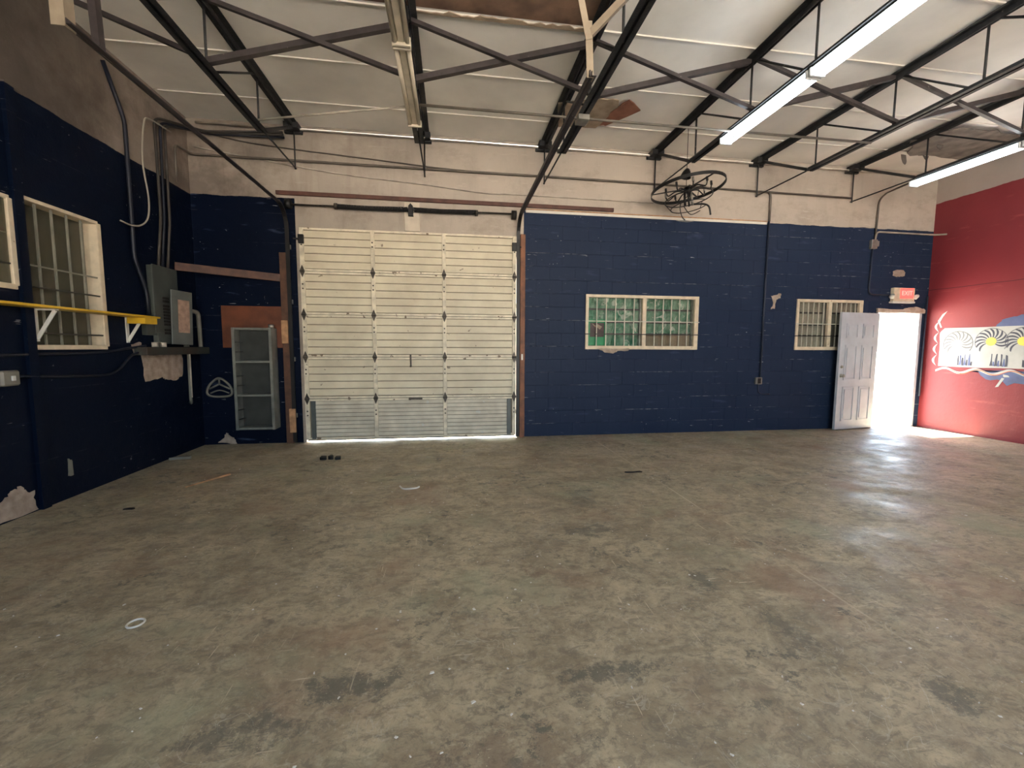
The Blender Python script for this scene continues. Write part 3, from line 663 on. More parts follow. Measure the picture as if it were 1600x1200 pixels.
# ================================================================== WALK-IN DOOR
HX, HY = 7.26, D - .045                                            # hinge line of the leaf
T = thing('door_2', 'white six-panel door swung open against the wall beside the bright doorway', 'door', (HX, HY, 0), kind='structure')
Lw, Lh, th = .885, 1.985, .042
lf = MB().box(HX - Lw, HX, HY, HY + th, .015, Lh).build('leaf', M_door, T, bevel=.003)
for xa in (-.77, -.385):
    for za, zb in ((1.56, 1.80), (.86, 1.44), (.16, .74)):
        o = MB(); xb = xa + .27
        for p, q in (((xa, za), (xb, za + .018)), ((xa, zb - .018), (xb, zb)), ((xa, za), (xa + .018, zb)), ((xb - .018, za), (xb, zb))):
            o.box(HX + p[0], HX + q[0], HY - .009, HY + .001, p[1], q[1])
        o.box(HX + xa + .045, HX + xb - .045, HY - .008, HY + .001, za + .045, zb - .045)
        o.build('raised_panel', M_door, lf)
for zz, rr in ((.93, .030), (1.08, .024)):
    big = rr > .025
    oo = MB().lathe([(0, .06 if big else .02), (rr * .8, .055 if big else .02), (rr, .035 if big else .01), (rr * .5, .01), (rr * 1.05, .006), (rr * 1.05, 0), (0, 0)], (0, 0, 0), 14).build('door_knob' if big else 'deadbolt', M_galv, lf, at=(0, 0, 0), smooth=True)
    oo.location = (-.825, 0, zz); oo.rotation_euler = (PI / 2, 0, 0)
T.rotation_euler = (0, 0, math.radians(9))
M_brokenjamb = mat('broken_jamb', (.56, .46, .40), .85, col2=(.40, .29, .23), scale=12, bump=.6)
F = thing('trim_3', 'chipped pale door surround around the bright doorway', 'door frame', (7.7, D, 0), kind='structure')
MB().prism(ragged([(7.22, 2.0), (8.16, 2.0), (8.18, 2.06), (8.02, 2.11), (7.86, 2.09), (7.74, 2.065), (7.22, 2.07)], .010, 4, 5), (0, D - .012, 0), (1, 0, 0), (0, 0, 1), .03).build('head_casing', M_brokenjamb, F)
MB().box(8.10, 8.155, D - .008, D + .19, 0, 2.0).build('side_jamb', M_door, F, bevel=.004)
MB().box(7.25, 7.285, D - .0, D + .19, 0, 2.0).build('side_jamb', M_door, F, bevel=.004)
MB().box(7.25, 8.15, D, D + .2, .0, .012).build('threshold', M_galv, F, bevel=.003)
# exit sign
T = thing('exit_sign', 'white exit sign with red lit face and two lamp heads over the doorway', 'exit sign', (7.69, D - .03, 2.17))
MB().box(7.48, 7.90, D - .065, D - .002, 2.195, 2.425).build('housing', M_cream, T, bevel=.006)
MB().box(7.46, 7.91, D - .075, D - .002, 2.165, 2.195).build('battery_tray', M_white, T, bevel=.005)
fc = MB().box(7.605, 7.865, D - .070, D - .064, 2.245, 2.415).build('lit_face', M_exit, T)
cu = bpy.data.curves.new('exit_lettering', 'FONT'); cu.body = 'EXIT'; cu.size = .105; cu.align_x = 'CENTER'; cu.align_y = 'CENTER'; cu.extrude = .001; cu.materials.append(M_exitl)
t0 = bpy.data.objects.new('lettering', cu); COL.objects.link(t0); bpy.context.view_layer.update()
me = bpy.data.meshes.new_from_object(t0.evaluated_get(bpy.context.evaluated_depsgraph_get())); bpy.data.objects.remove(t0)
tx = bpy.data.objects.new('exit_lettering', me); COL.objects.link(tx); tx.parent = fc; tx.location = Vector((7.735, D - .072, 2.33)) - origin(T); tx.rotation_euler = (PI / 2, 0, 0)
for s, xx in ((-1, 7.46), (1, 7.92)):
    o = MB().lathe([(.012, .05), (.03, .03), (.042, -.015), (.038, -.025), (0, -.03)], (xx + s * .005, D - .06, 2.275), 14).build('lamp_head', M_white, T, at=(xx + s * .005, D - .06, 2.275), smooth=True); o.rotation_euler = (.9, s * .5, 0)
# ================================================================== CONDUITS AND CABLES
pipe('conduit', 'pale conduit running along the top of the back wall at the ceiling', 'conduit', [(-3.3, D - .05, 4.30), (8.2, D - .05, 4.285)], .014, M_condw)
pipe('conduit', 'brown conduit along the plaster below the joist seats, dropping into the corner', 'conduit', [(XL + .05, 5.98, 3.42), (XL + .05, 5.98, 3.88), (XL + .06, D - .035, 3.90), (1.9, D - .035, 3.895), (6.55, D - .035, 3.86)], .016, M_cond)
pipe('cable', 'dark sagging cable crossing the plaster above the garage door', 'cable', [(-3.35, D - .02, 4.22), (-2.59, D - .02, 4.09), (-1.04, D - .02, 3.985), (.07, D - .02, 3.915), (.9, D - .02, 3.905)], .009, M_cond, True)
pipe('cable', 'pale cable sloping down the plaster above the garage door toward the chandelier', 'cable', [(-3.35, D - .018, 4.0), (-2.60, D - .018, 3.90), (-1.57, D - .018, 3.77), (-.35, D - .018, 3.685), (.51, D - .018, 3.615), (1.1, D - .018, 3.62), (3.1, D - .018, 3.61)], .0085, M_condw, True)
pipe('conduit', 'conduit strung under the joists from the unlit strip light to the lit one', 'conduit', [(JX[1], 4.46, ZB - .035), (JX[2], 4.46, ZB - .035), (JX[4] + .02, 4.46, ZB - .035)], .013, M_cond)
pipe('conduit', 'thin conduit bent from the unlit strip light toward the left joist', 'conduit', [(JX[1], 4.50, ZB - .03), (-1.02, 4.75, ZB + .0), (JX[0], 5.1, ZB + .01)], .011, M_condw)
o = tag(MB().box(JX[2] - .06, JX[2] + .06, 4.39, 4.53, ZB - .075, ZB - .022).build('junction_box', M_galv, bevel=.005), 'galvanised junction box under the joist above the garage door right edge', 'junction box')
pipe('conduit', 'vertical conduit on the plaster feeding down to the outlet', 'conduit', [(4.90, D - .03, 3.875), (5.085, D - .03, 3.87), (5.085, D - .03, 3.42)], .016, M_cond)
pipe('conduit', 'blue-painted conduit down the wall to the outlet box', 'conduit', [(5.085, D - .022, 3.42), (5.075, D - .022, .89)], .016, M_condb)
pipe('cable', 'blue-painted cable curling below the outlet box', 'cable', [(5.06, D - .012, .80), (5.06, D - .012, .70), (5.10, D - .012, .63), (5.28, D - .012, .62)], .009, M_condb, True)
T = thing('outlet_box', 'pale metal outlet box low on the blue wall', 'outlet', (5.045, D - .02, .80))
MB().box(4.985, 5.105, D - .045, D - .001, .785, .90).build('box', M_galv, T, bevel=.005); MB().box(5.02, 5.075, D - .050, D - .044, .80, .885).build('socket', M_black, T)
pipe('conduit', 'conduit dropping from the shorter lit light to the box above the window', 'conduit', [(JX[5] + .02, 5.43, ZB - .03), (7.22, D - .03, 3.98), (7.09, D - .03, 3.86), (7.07, D - .03, 3.22)], .014, M_cond)
pipe('conduit', 'pale conduit looping from the box across to the red wall', 'conduit', [(7.06, D - .04, 3.20), (7.08, D - .04, 3.34), (8.225, D - .04, 3.335), (8.228, 6.12, 3.30)], .014, M_condw)
pipe('conduit', 'blue-painted conduit from the box down to the exit sign', 'conduit', [(7.04, D - .022, 3.06), (7.03, D - .022, 2.31), (7.46, D - .022, 2.30)], .012, M_condb)
tag(MB().box(6.99, 7.10, D - .055, D - .001, 3.06, 3.21).box(7.08, 7.14, D - .05, D - .001, 3.10, 3.19).build('junction_box', M_galv, bevel=.005), 'pale junction box on the blue wall above the barred window', 'junction box')
pipe('conduit', 'blue conduit standing in the corner beside the doorway', 'conduit', [(8.205, D - .03, 2.3), (8.205, D - .03, .55)], .014, M_condb)
# left side
pipe('conduit', 'dark conduit down the left wall to the electrical panel', 'conduit', [(XL + .03, 4.95, 4.2), (XL + .03, 5.19, 3.75), (XL + .03, 5.19, 2.32), (XL + .03, 5.34, 2.0), (XL + .03, 5.36, 1.65)], .020, M_condn)
pipe('cable', 'loose pale cable hanging in a loop on the left wall', 'cable', [(XL + .06, 5.90, 3.98), (XL + .05, 5.55, 3.95), (XL + .05, 5.45, 3.85), (XL + .05, 5.39, 3.43), (XL + .06, 5.43, 3.05), (XL + .06, 5.40, 2.82), (XL + .06, 5.28, 2.70), (XL + .06, 5.12, 2.66), (XL + .05, 5.00, 2.67)], .009, mat('old_white_cable', (.34, .31, .26), .5), True)
for k, (yy, zz) in enumerate(((5.72, 2.31), (5.80, 2.31), (5.62, 2.31))):
    pipe('conduit', ['sooty conduit rising from the electrical panel, first of three', 'sooty conduit rising from the electrical panel, middle of three', 'sooty conduit rising from the electrical panel, beside the loose cable'][k], 'conduit',
         [(XL + .04 + .01 * k, yy - .1, zz), (XL + .035, yy + .02 * k, 2.9), (XL + .035, yy + .03, 4.02), (XL + .3, D - .08 - .03 * k, 4.15), (-2.2, D - .08 - .03 * k, 4.17 + .02 * k)], .015, M_conds if k else M_condn)
pipe('cable', 'dark cable running along the left wall under the window to the panel', 'cable', [(XL + .015, 2.6, 1.28), (XL + .015, 3.75, 1.30), (XL + .015, 4.6, 1.31), (XL + .02, 5.1, 1.36), (XL + .05, 5.24, 1.38)], .013, M_condn, True)
pipe('cable', 'grey cable curving from the switch box up to the panel ledge', 'cable', [(XL + .02, 3.85, 1.13), (XL + .015, 4.3, 1.10), (XL + .015, 4.72, 1.09), (XL + .02, 4.88, 1.14), (XL + .025, 5.05, 1.27), (XL + .05, 5.18, 1.32)], .013, M_condn, True)
T = thing('switch_box', 'pale switch box on the left wall at the picture edge', 'switch', (XL + .03, 3.78, 1.10))
MB().box(XL, XL + .05, 3.70, 3.84, 1.06, 1.18).build('box', M_pvc, T, bevel=.012); MB().box(XL + .05, XL + .062, 3.76, 3.79, 1.10, 1.14).build('toggle', M_white, T, bevel=.003)
# electrical panel
T = thing('electrical_panel', 'grey electrical panel with open door and black breakers on the left wall', 'electrical panel', (XL + .07, 5.4, 1.5))
MB().box(XL, XL + .060, 5.40, 5.82, 1.54, 2.30).build('cabinet', M_grey, T, bevel=.005)
MB().box(XL + .060, XL + .072, 5.39, 5.83, 1.53, 2.31).build('cover', M_grey, T, bevel=.004)
MB().box(XL, XL + .055, 5.27, 5.56, 1.50, 1.64).build('wireway', M_grey, T, bevel=.004)
MB().box(XL + .005, XL + .060, 5.44, 5.76, 1.405, 1.53).build('lower_box', M_grey, T, bevel=.004)
for k in range(11):
    zz = 1.94 - k * .036 - (.02 if k > 1 else 0) - (.03 if k > 8 else 0)
    br = MB().box(XL + .072, XL + .082, 5.53, 5.635, zz - .015, zz + .015).build('breaker', M_black, T, bevel=.002)
dr_ = MB().bar((XL + .085, 5.645, 1.73), (XL + .175, 5.90, 1.72), .016, .66, (0, 0, 1)).build('door', M_greyd, T, bevel=.004)
MB().bar((XL + .125, 5.712, 1.745), (XL + .174, 5.850, 1.740), .003, .40, (0, 0, 1)).build('paper_label', M_paper, dr_)
T = thing('conduit_elbow', 'grey plastic pipe bent over beside the panel and down to the ledge', 'pipe', (XL + .1, 6.1, 1.36))
MB().tube(bend([(XL + .10, 5.93, 1.83), (XL + .10, 6.17, 1.83), (XL + .10, 6.19, 1.37)], .06), .026, 10).build('pipe', M_pvc, T, smooth=True)
MB().tube([(XL + .09, 5.90, 1.37), (XL + .09, 5.89, 1.55)], .030, 10).build('stub', M_pvc, T, smooth=True)
for k, yy in enumerate((5.33, 5.46)):
    tag(MB().tube([(XL + .09, yy, 1.36), (XL + .09, yy, 1.42)], .034, 10).build('pipe_stub', M_condw, smooth=True), ['short pale pipe stub under the panel, nearer the window', 'short pale pipe stub under the panel, nearer the corner'][k], 'pipe')
board('ledge_beam', 'dark painted beam ledge under the electrical panel reaching the corner', (XL, 5.13, 1.275), (XL + .13, D - .002, 1.365), mat('dark_green_paint', (.035, .042, .036), .6, col2=(.05, .026, .018), scale=4), 'beam')
pipe('drain_pipe', 'grey pipe hanging below the beam ledge and hooking into the wall', 'pipe', [(XL + .09, 5.93, 1.28), (XL + .085, 5.93, .70), (XL + .05, 6.0, .63), (XL + .0, 6.06, .64)], .018, M_pvc)
pipe('ground_rod', 'thin pale rod beside the hanging grey pipe', 'rod', [(XL + .12, 5.90, 1.28), (XL + .11, 5.915, .72)], .008, M_condw)
# bare plaster patches (paint fallen off), thin pieces on the walls
def patch(parent, poly, o, u, w, seed, amp=.012, M=None): return MB().prism(ragged(poly, amp, 4, seed), o, u, w, .004).build('plaster_patch', M or M_plaster, parent)
patch(wall_left, [(5.24, 1.27), (5.95, 1.28), (5.95, 1.02), (5.80, .95), (5.62, .98), (5.55, 1.0), (5.26, .97)], (XL, 0, 0), (0, 1, 0), (0, 0, 1), 1)
patch(wall_left, [(3.35, .01), (3.93, .01), (3.90, .10), (3.92, .17), (3.84, .20), (3.80, .245), (3.74, .235), (3.70, .20), (3.62, .16), (3.45, .10)], (XL, 0, 0), (0, 1, 0), (0, 0, 1), 2)
patch(wall_left, [(5.10, 1.40), (5.24, 1.42), (5.25, 1.28), (5.12, 1.29)], (XL, 0, 0), (0, 1, 0), (0, 0, 1), 4)
patch(wall_back, [(-3.27, .02), (-3.03, .0), (-3.04, .08), (-3.10, .12), (-3.15, .155), (-3.19, .10)], (0, D, 0), (1, 0, 0), (0, 0, 1), 5)
patch(wall_back, [(5.20, 2.24), (5.33, 2.26), (5.35, 2.29), (5.40, 2.28), (5.38, 2.21), (5.31, 2.18), (5.29, 2.04), (5.22, 2.03), (5.26, 2.12), (5.24, 2.20)], (0, D, 0), (1, 0, 0), (0, 0, 1), 6, .008)
patch(wall_back, [(7.50, 2.64), (7.56, 2.62), (7.66, 2.62), (7.74, 2.64), (7.745, 2.70), (7.70, 2.735), (7.54, 2.73), (7.50, 2.70)], (0, D, 0), (1, 0, 0), (0, 0, 1), 7, .006)
patch(wall_left, [(4.23, .20), (4.28, .20), (4.285, .33), (4.24, .36)], (XL, 0, 0), (0, 1, 0), (0, 0, 1), 8, .006, M_pvc)
# yellow shelf on white brackets
T = thing('wall_shelf', 'long yellow wall shelf on white triangular brackets under the left window', 'shelf', (XL, 4.2, 1.68))
MB().box(XL + .005, XL + .20, 2.6, 5.27, 1.682, 1.702).build('board', M_yellow, T, bevel=.003)
MB().box(XL + .02, XL + .195, 5.03, 5.22, 1.615, 1.681).build('end_cleat', M_yellow, T, bevel=.003)
for y in (3.0, 4.05, 5.05):
    k = MB().box(XL + .001, XL + .012, y - .018, y + .018, 1.41, 1.68).box(XL + .012, XL + .17, y - .018, y + .018, 1.668, 1.680).bar((XL + .010, y, 1.43), (XL + .155, y, 1.668), .028, .010, (0, 1, 0))
    k.build('bracket', M_white, T)
# corner shelf, plywood, locker, handwheel
o = MB().bar((XL + .01, 5.90, 2.375), (-2.345, D - .035, 2.325), .022, .10, (0, 0, 1)).build('corner_plank', mat('dark_red_plank', (.085, .030, .016), .6, var=.4, scale=9), bevel=.003)
tag(o, 'reddish wooden plank fixed across the corner above the plywood sheet', 'plank')
board('plywood_sheet', 'orange-brown plywood sheet on the wall behind the grey cubby cabinet', (-3.13, D - .016, 1.36), (-2.35, D - .001, 1.935), M_ply, 'plywood', .002)
T = thing('cubby_cabinet', 'grey three-compartment cubby cabinet hung beside the garage door', 'cabinet', (-2.66, D - .12, .22))
xa, xb, ya, yb_, za, zb = -2.925, -2.425, D - .20, D - .018, .235, 1.63
MB().box(xa, xa + .02, ya, yb_, za, zb).build('side_panel', M_locker, T, bevel=.003)
MB().box(xb - .02, xb, ya, yb_, za, zb).build('side_panel', M_locker, T, bevel=.003)
MB().box(xa, xb, yb_ - .008, yb_, za, zb).build('back_panel', M_locker_in, T)
for zz in (za, .695, 1.155, zb - .03): MB().box(xa + .015, xb - .015, ya + .002, yb_, zz, zz + .03).build('shelf', M_locker, T, bevel=.003)
for zc0 in (za, .70, 1.16):
    for q in (.14, .27): MB().box(xa + .02, xa + .055, ya + .02, yb_ - .01, zc0 + q, zc0 + q + .006).build('rack_rail', M_black, T)
for xx in (xa, xb - .035): MB().box(xx, xx + .035, ya - .012, ya + .002, za, zb).build('front_stile', M_locker, T, bevel=.002)
tag(MB().tube([(-2.46, D - .11, 1.632), (-2.46, D - .11, 1.68)], .035, 12).build('small_can', M_galv, smooth=True), 'small shiny can standing on top of the grey cubby cabinet', 'can')
T = thing('wall_ornament', 'small cream rounded triangular frame with three spokes hung on the wall', 'ornament', (-3.2, D - .02, .82))
cx, cz = -3.195, .80
rim = smooth_path([(cx - .155, D - .03, cz - .08), (cx - .14, D - .03, cz + .02), (cx - .06, D - .03, cz + .11), (cx, D - .03, cz + .135), (cx + .06, D - .03, cz + .11), (cx + .14, D - .03, cz + .02), (cx + .155, D - .03, cz - .08), (cx + .08, D - .03, cz - .115), (cx - .08, D - .03, cz - .115)], 5, True)
MB().tube(rim, .016, 8, closed=True).build('rim', M_pvc, T, smooth=True)
for p in ((cx, cz + .13), (cx - .13, cz - .01), (cx + .13, cz - .01)): MB().tube([(cx, D - .03, cz + .055), (p[0], D - .03, p[1])], .012, 8).build('spoke', M_pvc, T, smooth=True)
MB().tube(smooth_path([(cx - .12, D - .028, cz - .07), (cx, D - .028, cz - .03), (cx + .12, D - .028, cz - .07)], 5), .010, 6).build('lower_bar', M_pvc, T, smooth=True)
# ================================================================== WHEEL CHANDELIER
cx, cy, cz = 3.24, 5.6, 3.57
T = thing('wheel_chandelier', 'black wagon-wheel chandelier with dangling wires near the back wall', 'chandelier', (cx, cy, cz))
R = .485; tilt = Matrix.Rotation(math.radians(-6), 3, 'Y') @ Matrix.Rotation(math.radians(-4), 3, 'X')
cc = Vector((cx, cy, cz))
def tp(r, an, dz=0): return cc + tilt @ Vector((r * math.cos(an), r * math.sin(an), dz))
a = MB(); n = 48; vs = [tp(rr, 2 * PI * i / n, dz) for rr, dz in ((R, -.020), (R, .020), (R - .010, .020), (R - .010, -.020)) for i in range(n)]
a.add(vs, [(k * n + i, k * n + (i + 1) % n, ((k + 1) % 4) * n + (i + 1) % n, ((k + 1) % 4) * n + i) for k in range(4) for i in range(n)]).build('rim', M_black, T)
MB().tube([tp(0, 0, -.05), tp(0, 0, .015)], .05, 14).build('hub', M_black, T, smooth=True)
for k in range(3):
    an = k * 2 * PI / 3 + .75
    MB().bar(tp(.04, an, 0), tp(R - .005, an, 0), .020, .010).build('spoke', M_black, T)
for k in range(9):
    an = k * 2 * PI / 9 + .1
    arm = MB().tube(smooth_path([tp(.04, an, -.03), tp(.16, an, -.015), tp(.27, an + .1, -.07), tp(.30, an + .12, -.02)], 4), .009, 6).build('arm', M_black, T, smooth=True)
    MB().tube([tp(.30, an + .12, -.02), tp(.30, an + .12, .035)], .015, 8).build('candle_cup', M_galv if k % 3 == 0 else M_black, arm, smooth=True)
MB().tube([tp(.31, 2 * PI * i / 36, -.13) for i in range(36)], .007, 6, closed=True).build('lower_ring', M_black, T, smooth=True)
MB().tube([tp(.24, 2 * PI * i / 36, -.24) for i in range(30)], .006, 6).build('lower_ring', M_black, T, smooth=True)
for an in (.4, 2.5, 4.6): MB().tube([tp(.31, an, -.13), tp(.24, an, -.24)], .005, 6).build('ring_link', M_black, T, smooth=True)
MB().tube([tp(0, 0, .0), tp(.0, 0, -.24)], .013, 8).build('stem', M_black, T, smooth=True)
for dx in (-.05, .045): MB().tube([tp(dx, 0, -.05), tp(dx * 1.2, 0, -.23)], .016, 8).build('socket', M_black if dx < 0 else M_galv, T, smooth=True)
MB().tube([(cx - .02, cy, cz), (cx - .02, cy, 4.36)], .004, 6).build('hanging_wire', M_black, T, smooth=True)
MB().lathe([(.005, .09), (.03, .075), (.055, .03), (.07, -.03), (.075, -.035)], (cx - .03, cy, 3.755), 16).build('canopy', M_black, T, at=(cx - .03, cy, 3.755), smooth=True).rotation_euler = (0, .25, 0)
for pts in ([(0, 0, -.1), (-.10, 0, -.22), (-.06, .02, -.36), (-.02, 0, -.42)], [(.1, 0, -.2), (.25, 0, -.19), (.33, 0, -.22), (.36, 0, -.33)], [(-.05, 0, -.23), (.06, 0, -.34), (.2, 0, -.28)], [(-.15, 0, -.43), (0, 0, -.44), (.12, .02, -.42)]):
    MB().tube(smooth_path([cc + Vector(p) for p in pts], 5), .013 if pts[-1] == (.36, 0, -.33) else .006, 6).build('loose_wire', M_black if pts[0] != (-.15, 0, -.43) else M_galv, T, smooth=True)
# ================================================================== TORN CEILING PIECES
o = MB().prism(ragged([(1.30, 5.22), (1.78, 5.06), (2.02, 5.05), (2.05, 5.40), (1.95, 5.72), (1.72, 5.70), (1.42, 5.74)], .02, 3, 11), (0, 0, C - .042), (1, 0, 0), (0, 1, 0), .012).build('torn_board', M_kraft)
T = tag(o, 'torn paper-faced ceiling board hanging beside the joist right of the garage door', 'ceiling board')
MB().prism(ragged([(2.0, 5.30), (2.13, 5.02), (2.36, 5.22), (2.06, 5.62), (1.98, 5.62)], .012, 3, 12), (0, 0, C - .046), (1, 0, 0), (0, 1, 0), .012).build('exposed_backing', M_rust, o)
o = MB().prism(ragged([(6.50, 5.35), (6.75, 5.00), (7.35, 4.96), (7.9, 4.99), (8.20, 5.2), (8.2, 5.52), (7.85, 5.76), (7.2, 5.72), (6.85, 5.72)], .05, 4, 13), (0, 0, C - .05), (1, 0, 0), (0, 1, 0), .014).build('torn_board', M_sooty)
tag(o, 'large dark water-stained torn ceiling board near the red wall', 'ceiling board')
for (x, y, h_) in ((6.84, 5.76, .16), (7.2, 5.73, .07), (7.0, 5.4, .08)):
    MB().prism(ragged([(-.05, 0), (.05, 0), (.03, -h_ * .6), (0, -h_), (-.04, -h_ * .7)], .01, 2, int(x * 10)), (x, y, C - .045), (1, 0, 0), (0, .2, 1), .004).build('hanging_shred', M_sooty, o)
rnd = random.Random(5)
o = MB().prism([(-.33 + 1.66 * i / 30, 4.07 + rnd.uniform(-.03, .012)) for i in range(31)] + [(1.33, 4.10), (-.33, 4.10)], (0, 0, C - .02), (1, 0, 0), (0, 1, 0), .008).build('torn_edge', M_kraft)
tag(o, 'ragged torn paper edge of the ceiling beside the exposed brown roof deck', 'ceiling edge')
# ================================================================== MURAL ON THE RED WALL (paint, thin layers)
M_mw = mat('mural_white', (.46, .47, .46), .6, col2=(.36, .38, .37), scale=4); M_mb = mat('mural_blue', (.085, .115, .25), .5, var=.35, scale=4)
M_mg = mat('mural_grey', (.17, .18, .19), .6, var=.3); M_mk = mat('mural_dark', (.045, .05, .075), .5); M_my = mat('mural_yellow', (.80, .62, .10), .5); M_mo = mat('mural_orange', (.55, .16, .06), .5)
MU = wall_right
lay = [0]
def paint(name, poly, M, depth):
    return MB().prism(poly, (XR - depth, 0, 0), (0, 1, 0), (0, 0, 1), -.0012).build(name, M, MU)
def wave_band(y0, y1, zc, amp, per, w, ph=0, n=90):
    t = [y0 + (y1 - y0) * i / n for i in range(n + 1)]
    f = lambda y: zc + amp * math.sin((y + ph) / per * 2 * PI)
    return [(y, f(y) + w / 2) for y in t] + [(y, f(y) - w / 2) for y in reversed(t)]
paint('mural_cloud', ragged([(5.38, 1.72), (5.25, 1.86), (5.0, 1.92), (4.6, 1.95), (4.2, 1.9), (4.1, 1.70), (5.0, 1.68)], .03, 4, 21), M_mb, .002)
paint('mural_cloud', ragged([(5.62, 1.05), (5.4, .93), (5.15, .86), (4.8, .92), (4.4, .88), (4.2, 1.06)], .03, 4, 22), M_mb, .002)
paint('mural_panel', ragged([(6.08, 1.09), (6.10, 1.66), (6.04, 1.73), (3.9, 1.73), (3.85, 1.09)], .006, 8, 23), M_mw, .004)
paint('mural_wave', wave_band(3.9, 6.12, 1.03, .035, .42, .035), M_mw, .0055)
paint('mural_wave', wave_band(3.9, 5.9, 1.02, .035, .42, .012, .03), M_mo, .007)
for k in range(4):                                                   # scroll running up the panel's end
    paint('mural_scroll', [(6.12 + .07 * math.sin(t * PI / 8) , 1.10 + k * .19 + .19 * t / 8) for t in range(9)] + [(6.12 + .035 * math.sin(t * PI / 8), 1.10 + k * .19 + .19 * t / 8) for t in range(8, -1, -1)], M_mw, .003)
paint('mural_scroll', [(6.10, 1.74), (6.15, 1.86), (6.09, 1.97), (6.02, 2.02), (6.08, 1.92), (6.115, 1.84), (6.08, 1.75)], M_mw, .003)
for k, (yc, zc) in enumerate(((5.83, 1.47), (5.40, 1.50), (5.03, 1.50), (4.6, 1.5), (4.2, 1.5))):
    R_ = .20
    for j in range(12):                                              # curved stripes of a shell-like fan
        a0 = math.radians(-35 + j * 22); L_, R2 = [], []
        for t in range(7):
            u = t / 6; rr = R_ * (.32 + .68 * u); an = a0 + .38 * u * u; wd = (.004 + (.010 if k == 0 else .017) * u) * (1 - .5 * u ** 6)
            px_, pz_ = yc - math.cos(an) * rr, zc + math.sin(an) * rr; nx, nz = math.sin(an) * wd, math.cos(an) * wd
            L_.append((px_ + nx, pz_ + nz)); R2.append((px_ - nx, pz_ - nz))
        paint('mural_stripe', L_ + R2[::-1], M_mg if k == 0 else M_mk, .0055)
    paint('mural_rim', [(yc - math.cos(t * PI / 12 - .6) * (R_ + .008), zc + math.sin(t * PI / 12 - .6) * (R_ + .008)) for t in range(17)] + [(yc - math.cos(t * PI / 12 - .6) * (R_ - .004), zc + math.sin(t * PI / 12 - .6) * (R_ - .004)) for t in range(16, -1, -1)], M_mg, .0052)
    if k: paint('mural_centre', [(yc + .065 * math.cos(t * PI / 8), zc + .065 * math.sin(t * PI / 8)) for t in range(16)], M_my, .0065)
    for t_ in range(7):
        q = yc - .22 + .03 * t_; hh = .06 + .13 * abs(math.sin(t_ * 1.7 + k))
        paint('mural_shrub', ragged([(q, 1.12), (q + .03, 1.12), (q + .022, 1.12 + hh), (q + .008, 1.12 + hh)], .006, 2, t_ + 30 * k), M_mb if t_ % 2 else M_mk, .0055)
paint('mural_drop', [(5.30, .80), (5.26, .81), (5.20, .94), (5.23, .95)], M_mw, .003)
paint('mural_drop', [(5.22, 1.0), (5.16, .99), (5.14, .965), (5.21, .96)], M_mw, .0045)
# ================================================================== FLOOR LITTER
def scrap(name, lab, cat, poly, x, y, M, t=.006, seed=0):
    return tag(MB().prism(ragged(poly, .006, 3, seed), (x, y, .0005), (1, 0, 0), (0, 1, 0), t).build(name, M), lab, cat)
o = MB()
for k, (dx, dy, w, h_) in enumerate(((-.09, 0, .08, .035), (0, .01, .05, .045), (.08, -.01, .07, .03))): o.prism(ragged([(-w / 2, -.03), (w / 2, -.03), (w / 2 * .8, .03), (-w / 2 * .7, .035)], .008, 2, k), (-1.48 + dx, 5.32 + dy, .001), (1, 0, 0), (0, 1, .1), h_)
tag(o.build('crumpled_scrap', M_black), 'small dark crumpled scrap on the floor before the garage door', 'scrap')
tag(MB().tube([(-2.57, 4.38, .012), (-2.50, 4.52, .012), (-2.36, 4.77, .014)], [.006, .008, .012], 6).build('wood_stick', M_woodl), 'thin pale stick lying on the floor near the left wall', 'stick')
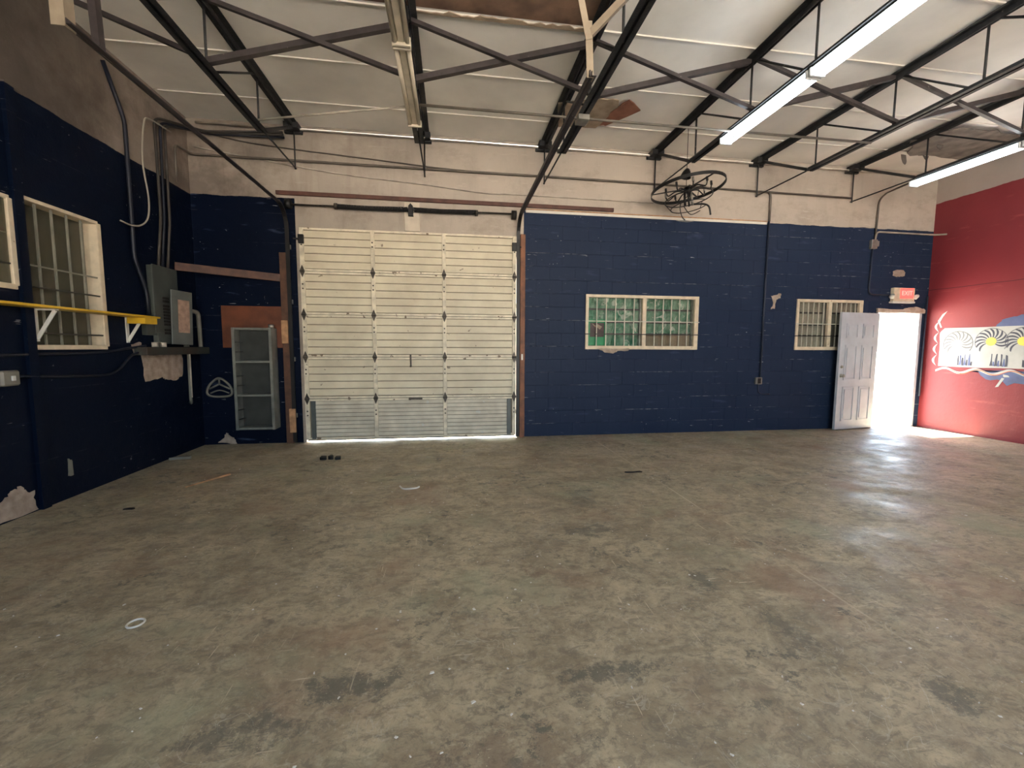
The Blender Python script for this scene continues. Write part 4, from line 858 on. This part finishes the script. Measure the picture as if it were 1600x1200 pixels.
tag(MB().tube([(-1.56 + .035 * math.cos(t * PI / 8), 2.21 + .035 * math.sin(t * PI / 8), .006) for t in range(16)], .005, 6, closed=True).build('washer_ring', M_white), 'small white ring lying on the left part of the floor', 'ring')
tag(MB().tube(smooth_path([(-.52, 4.16, .006), (-.47, 4.07, .006), (-.36, 4.08, .006), (-.33, 4.12, .006)], 5), .008, 6).build('string_scrap', M_white), 'curled white scrap of string on the middle of the floor', 'string')
scrap('leaf_scrap', 'small dark flat scrap on the floor by the left wall', 'scrap', [(-.04, -.01), (.03, -.02), (.04, .01), (-.02, .02)], -2.71, 3.87, M_black, .006, 4)
tag(MB().prism(ragged([(-.10, -.02), (.12, -.03), (.10, .03), (-.06, .04)], .01, 2, 9), (-3.30, 5.55, .001), (1, .2, 0), (-.2, 1, 0), .03).build('plaster_rubble', M_pvc), 'lump of fallen plaster at the foot of the left wall', 'rubble')
scrap('rubber_scrap', 'thin black rubber scrap on the floor in front of the blue wall', 'scrap', [(-.10, -.015), (-.02, -.03), (.10, -.02), (.09, .02), (0, .0), (-.08, .02)], 1.98, 4.33, M_black, .008, 6)
chip = MB(); rnd = random.Random(3)
for i in range(620):
    x, y = rnd.uniform(-3.2, 7.8), .9 + 5.2 * rnd.random() ** 1.5; s = rnd.uniform(.0025, .0075) * (1.6 if rnd.random() < .08 else 1); an = rnd.uniform(0, PI)
    u = Vector((math.cos(an), math.sin(an), 0)) * s; w = Vector((-math.sin(an), math.cos(an), 0)) * s * rnd.uniform(.4, .9); p = Vector((x, y, .0005))
    chip.add([p - u - w, p + u - w * .6, p + u * .8 + w, p - u * .7 + w, p - u * .7 - w * .7 + Vector((0, 0, .003)), p + u * .8 - w * .4 + Vector((0, 0, .003)), p + u * .6 + w * .8 + Vector((0, 0, .003)), p - u * .5 + w * .8 + Vector((0, 0, .003))],
             [(4, 5, 6, 7), (0, 1, 5, 4), (1, 2, 6, 5), (2, 3, 7, 6), (3, 0, 4, 7)])
o = chip.build('paint_chips', M_white); tag(o, 'tiny white paint chips scattered over the concrete floor', 'debris', kind='stuff')
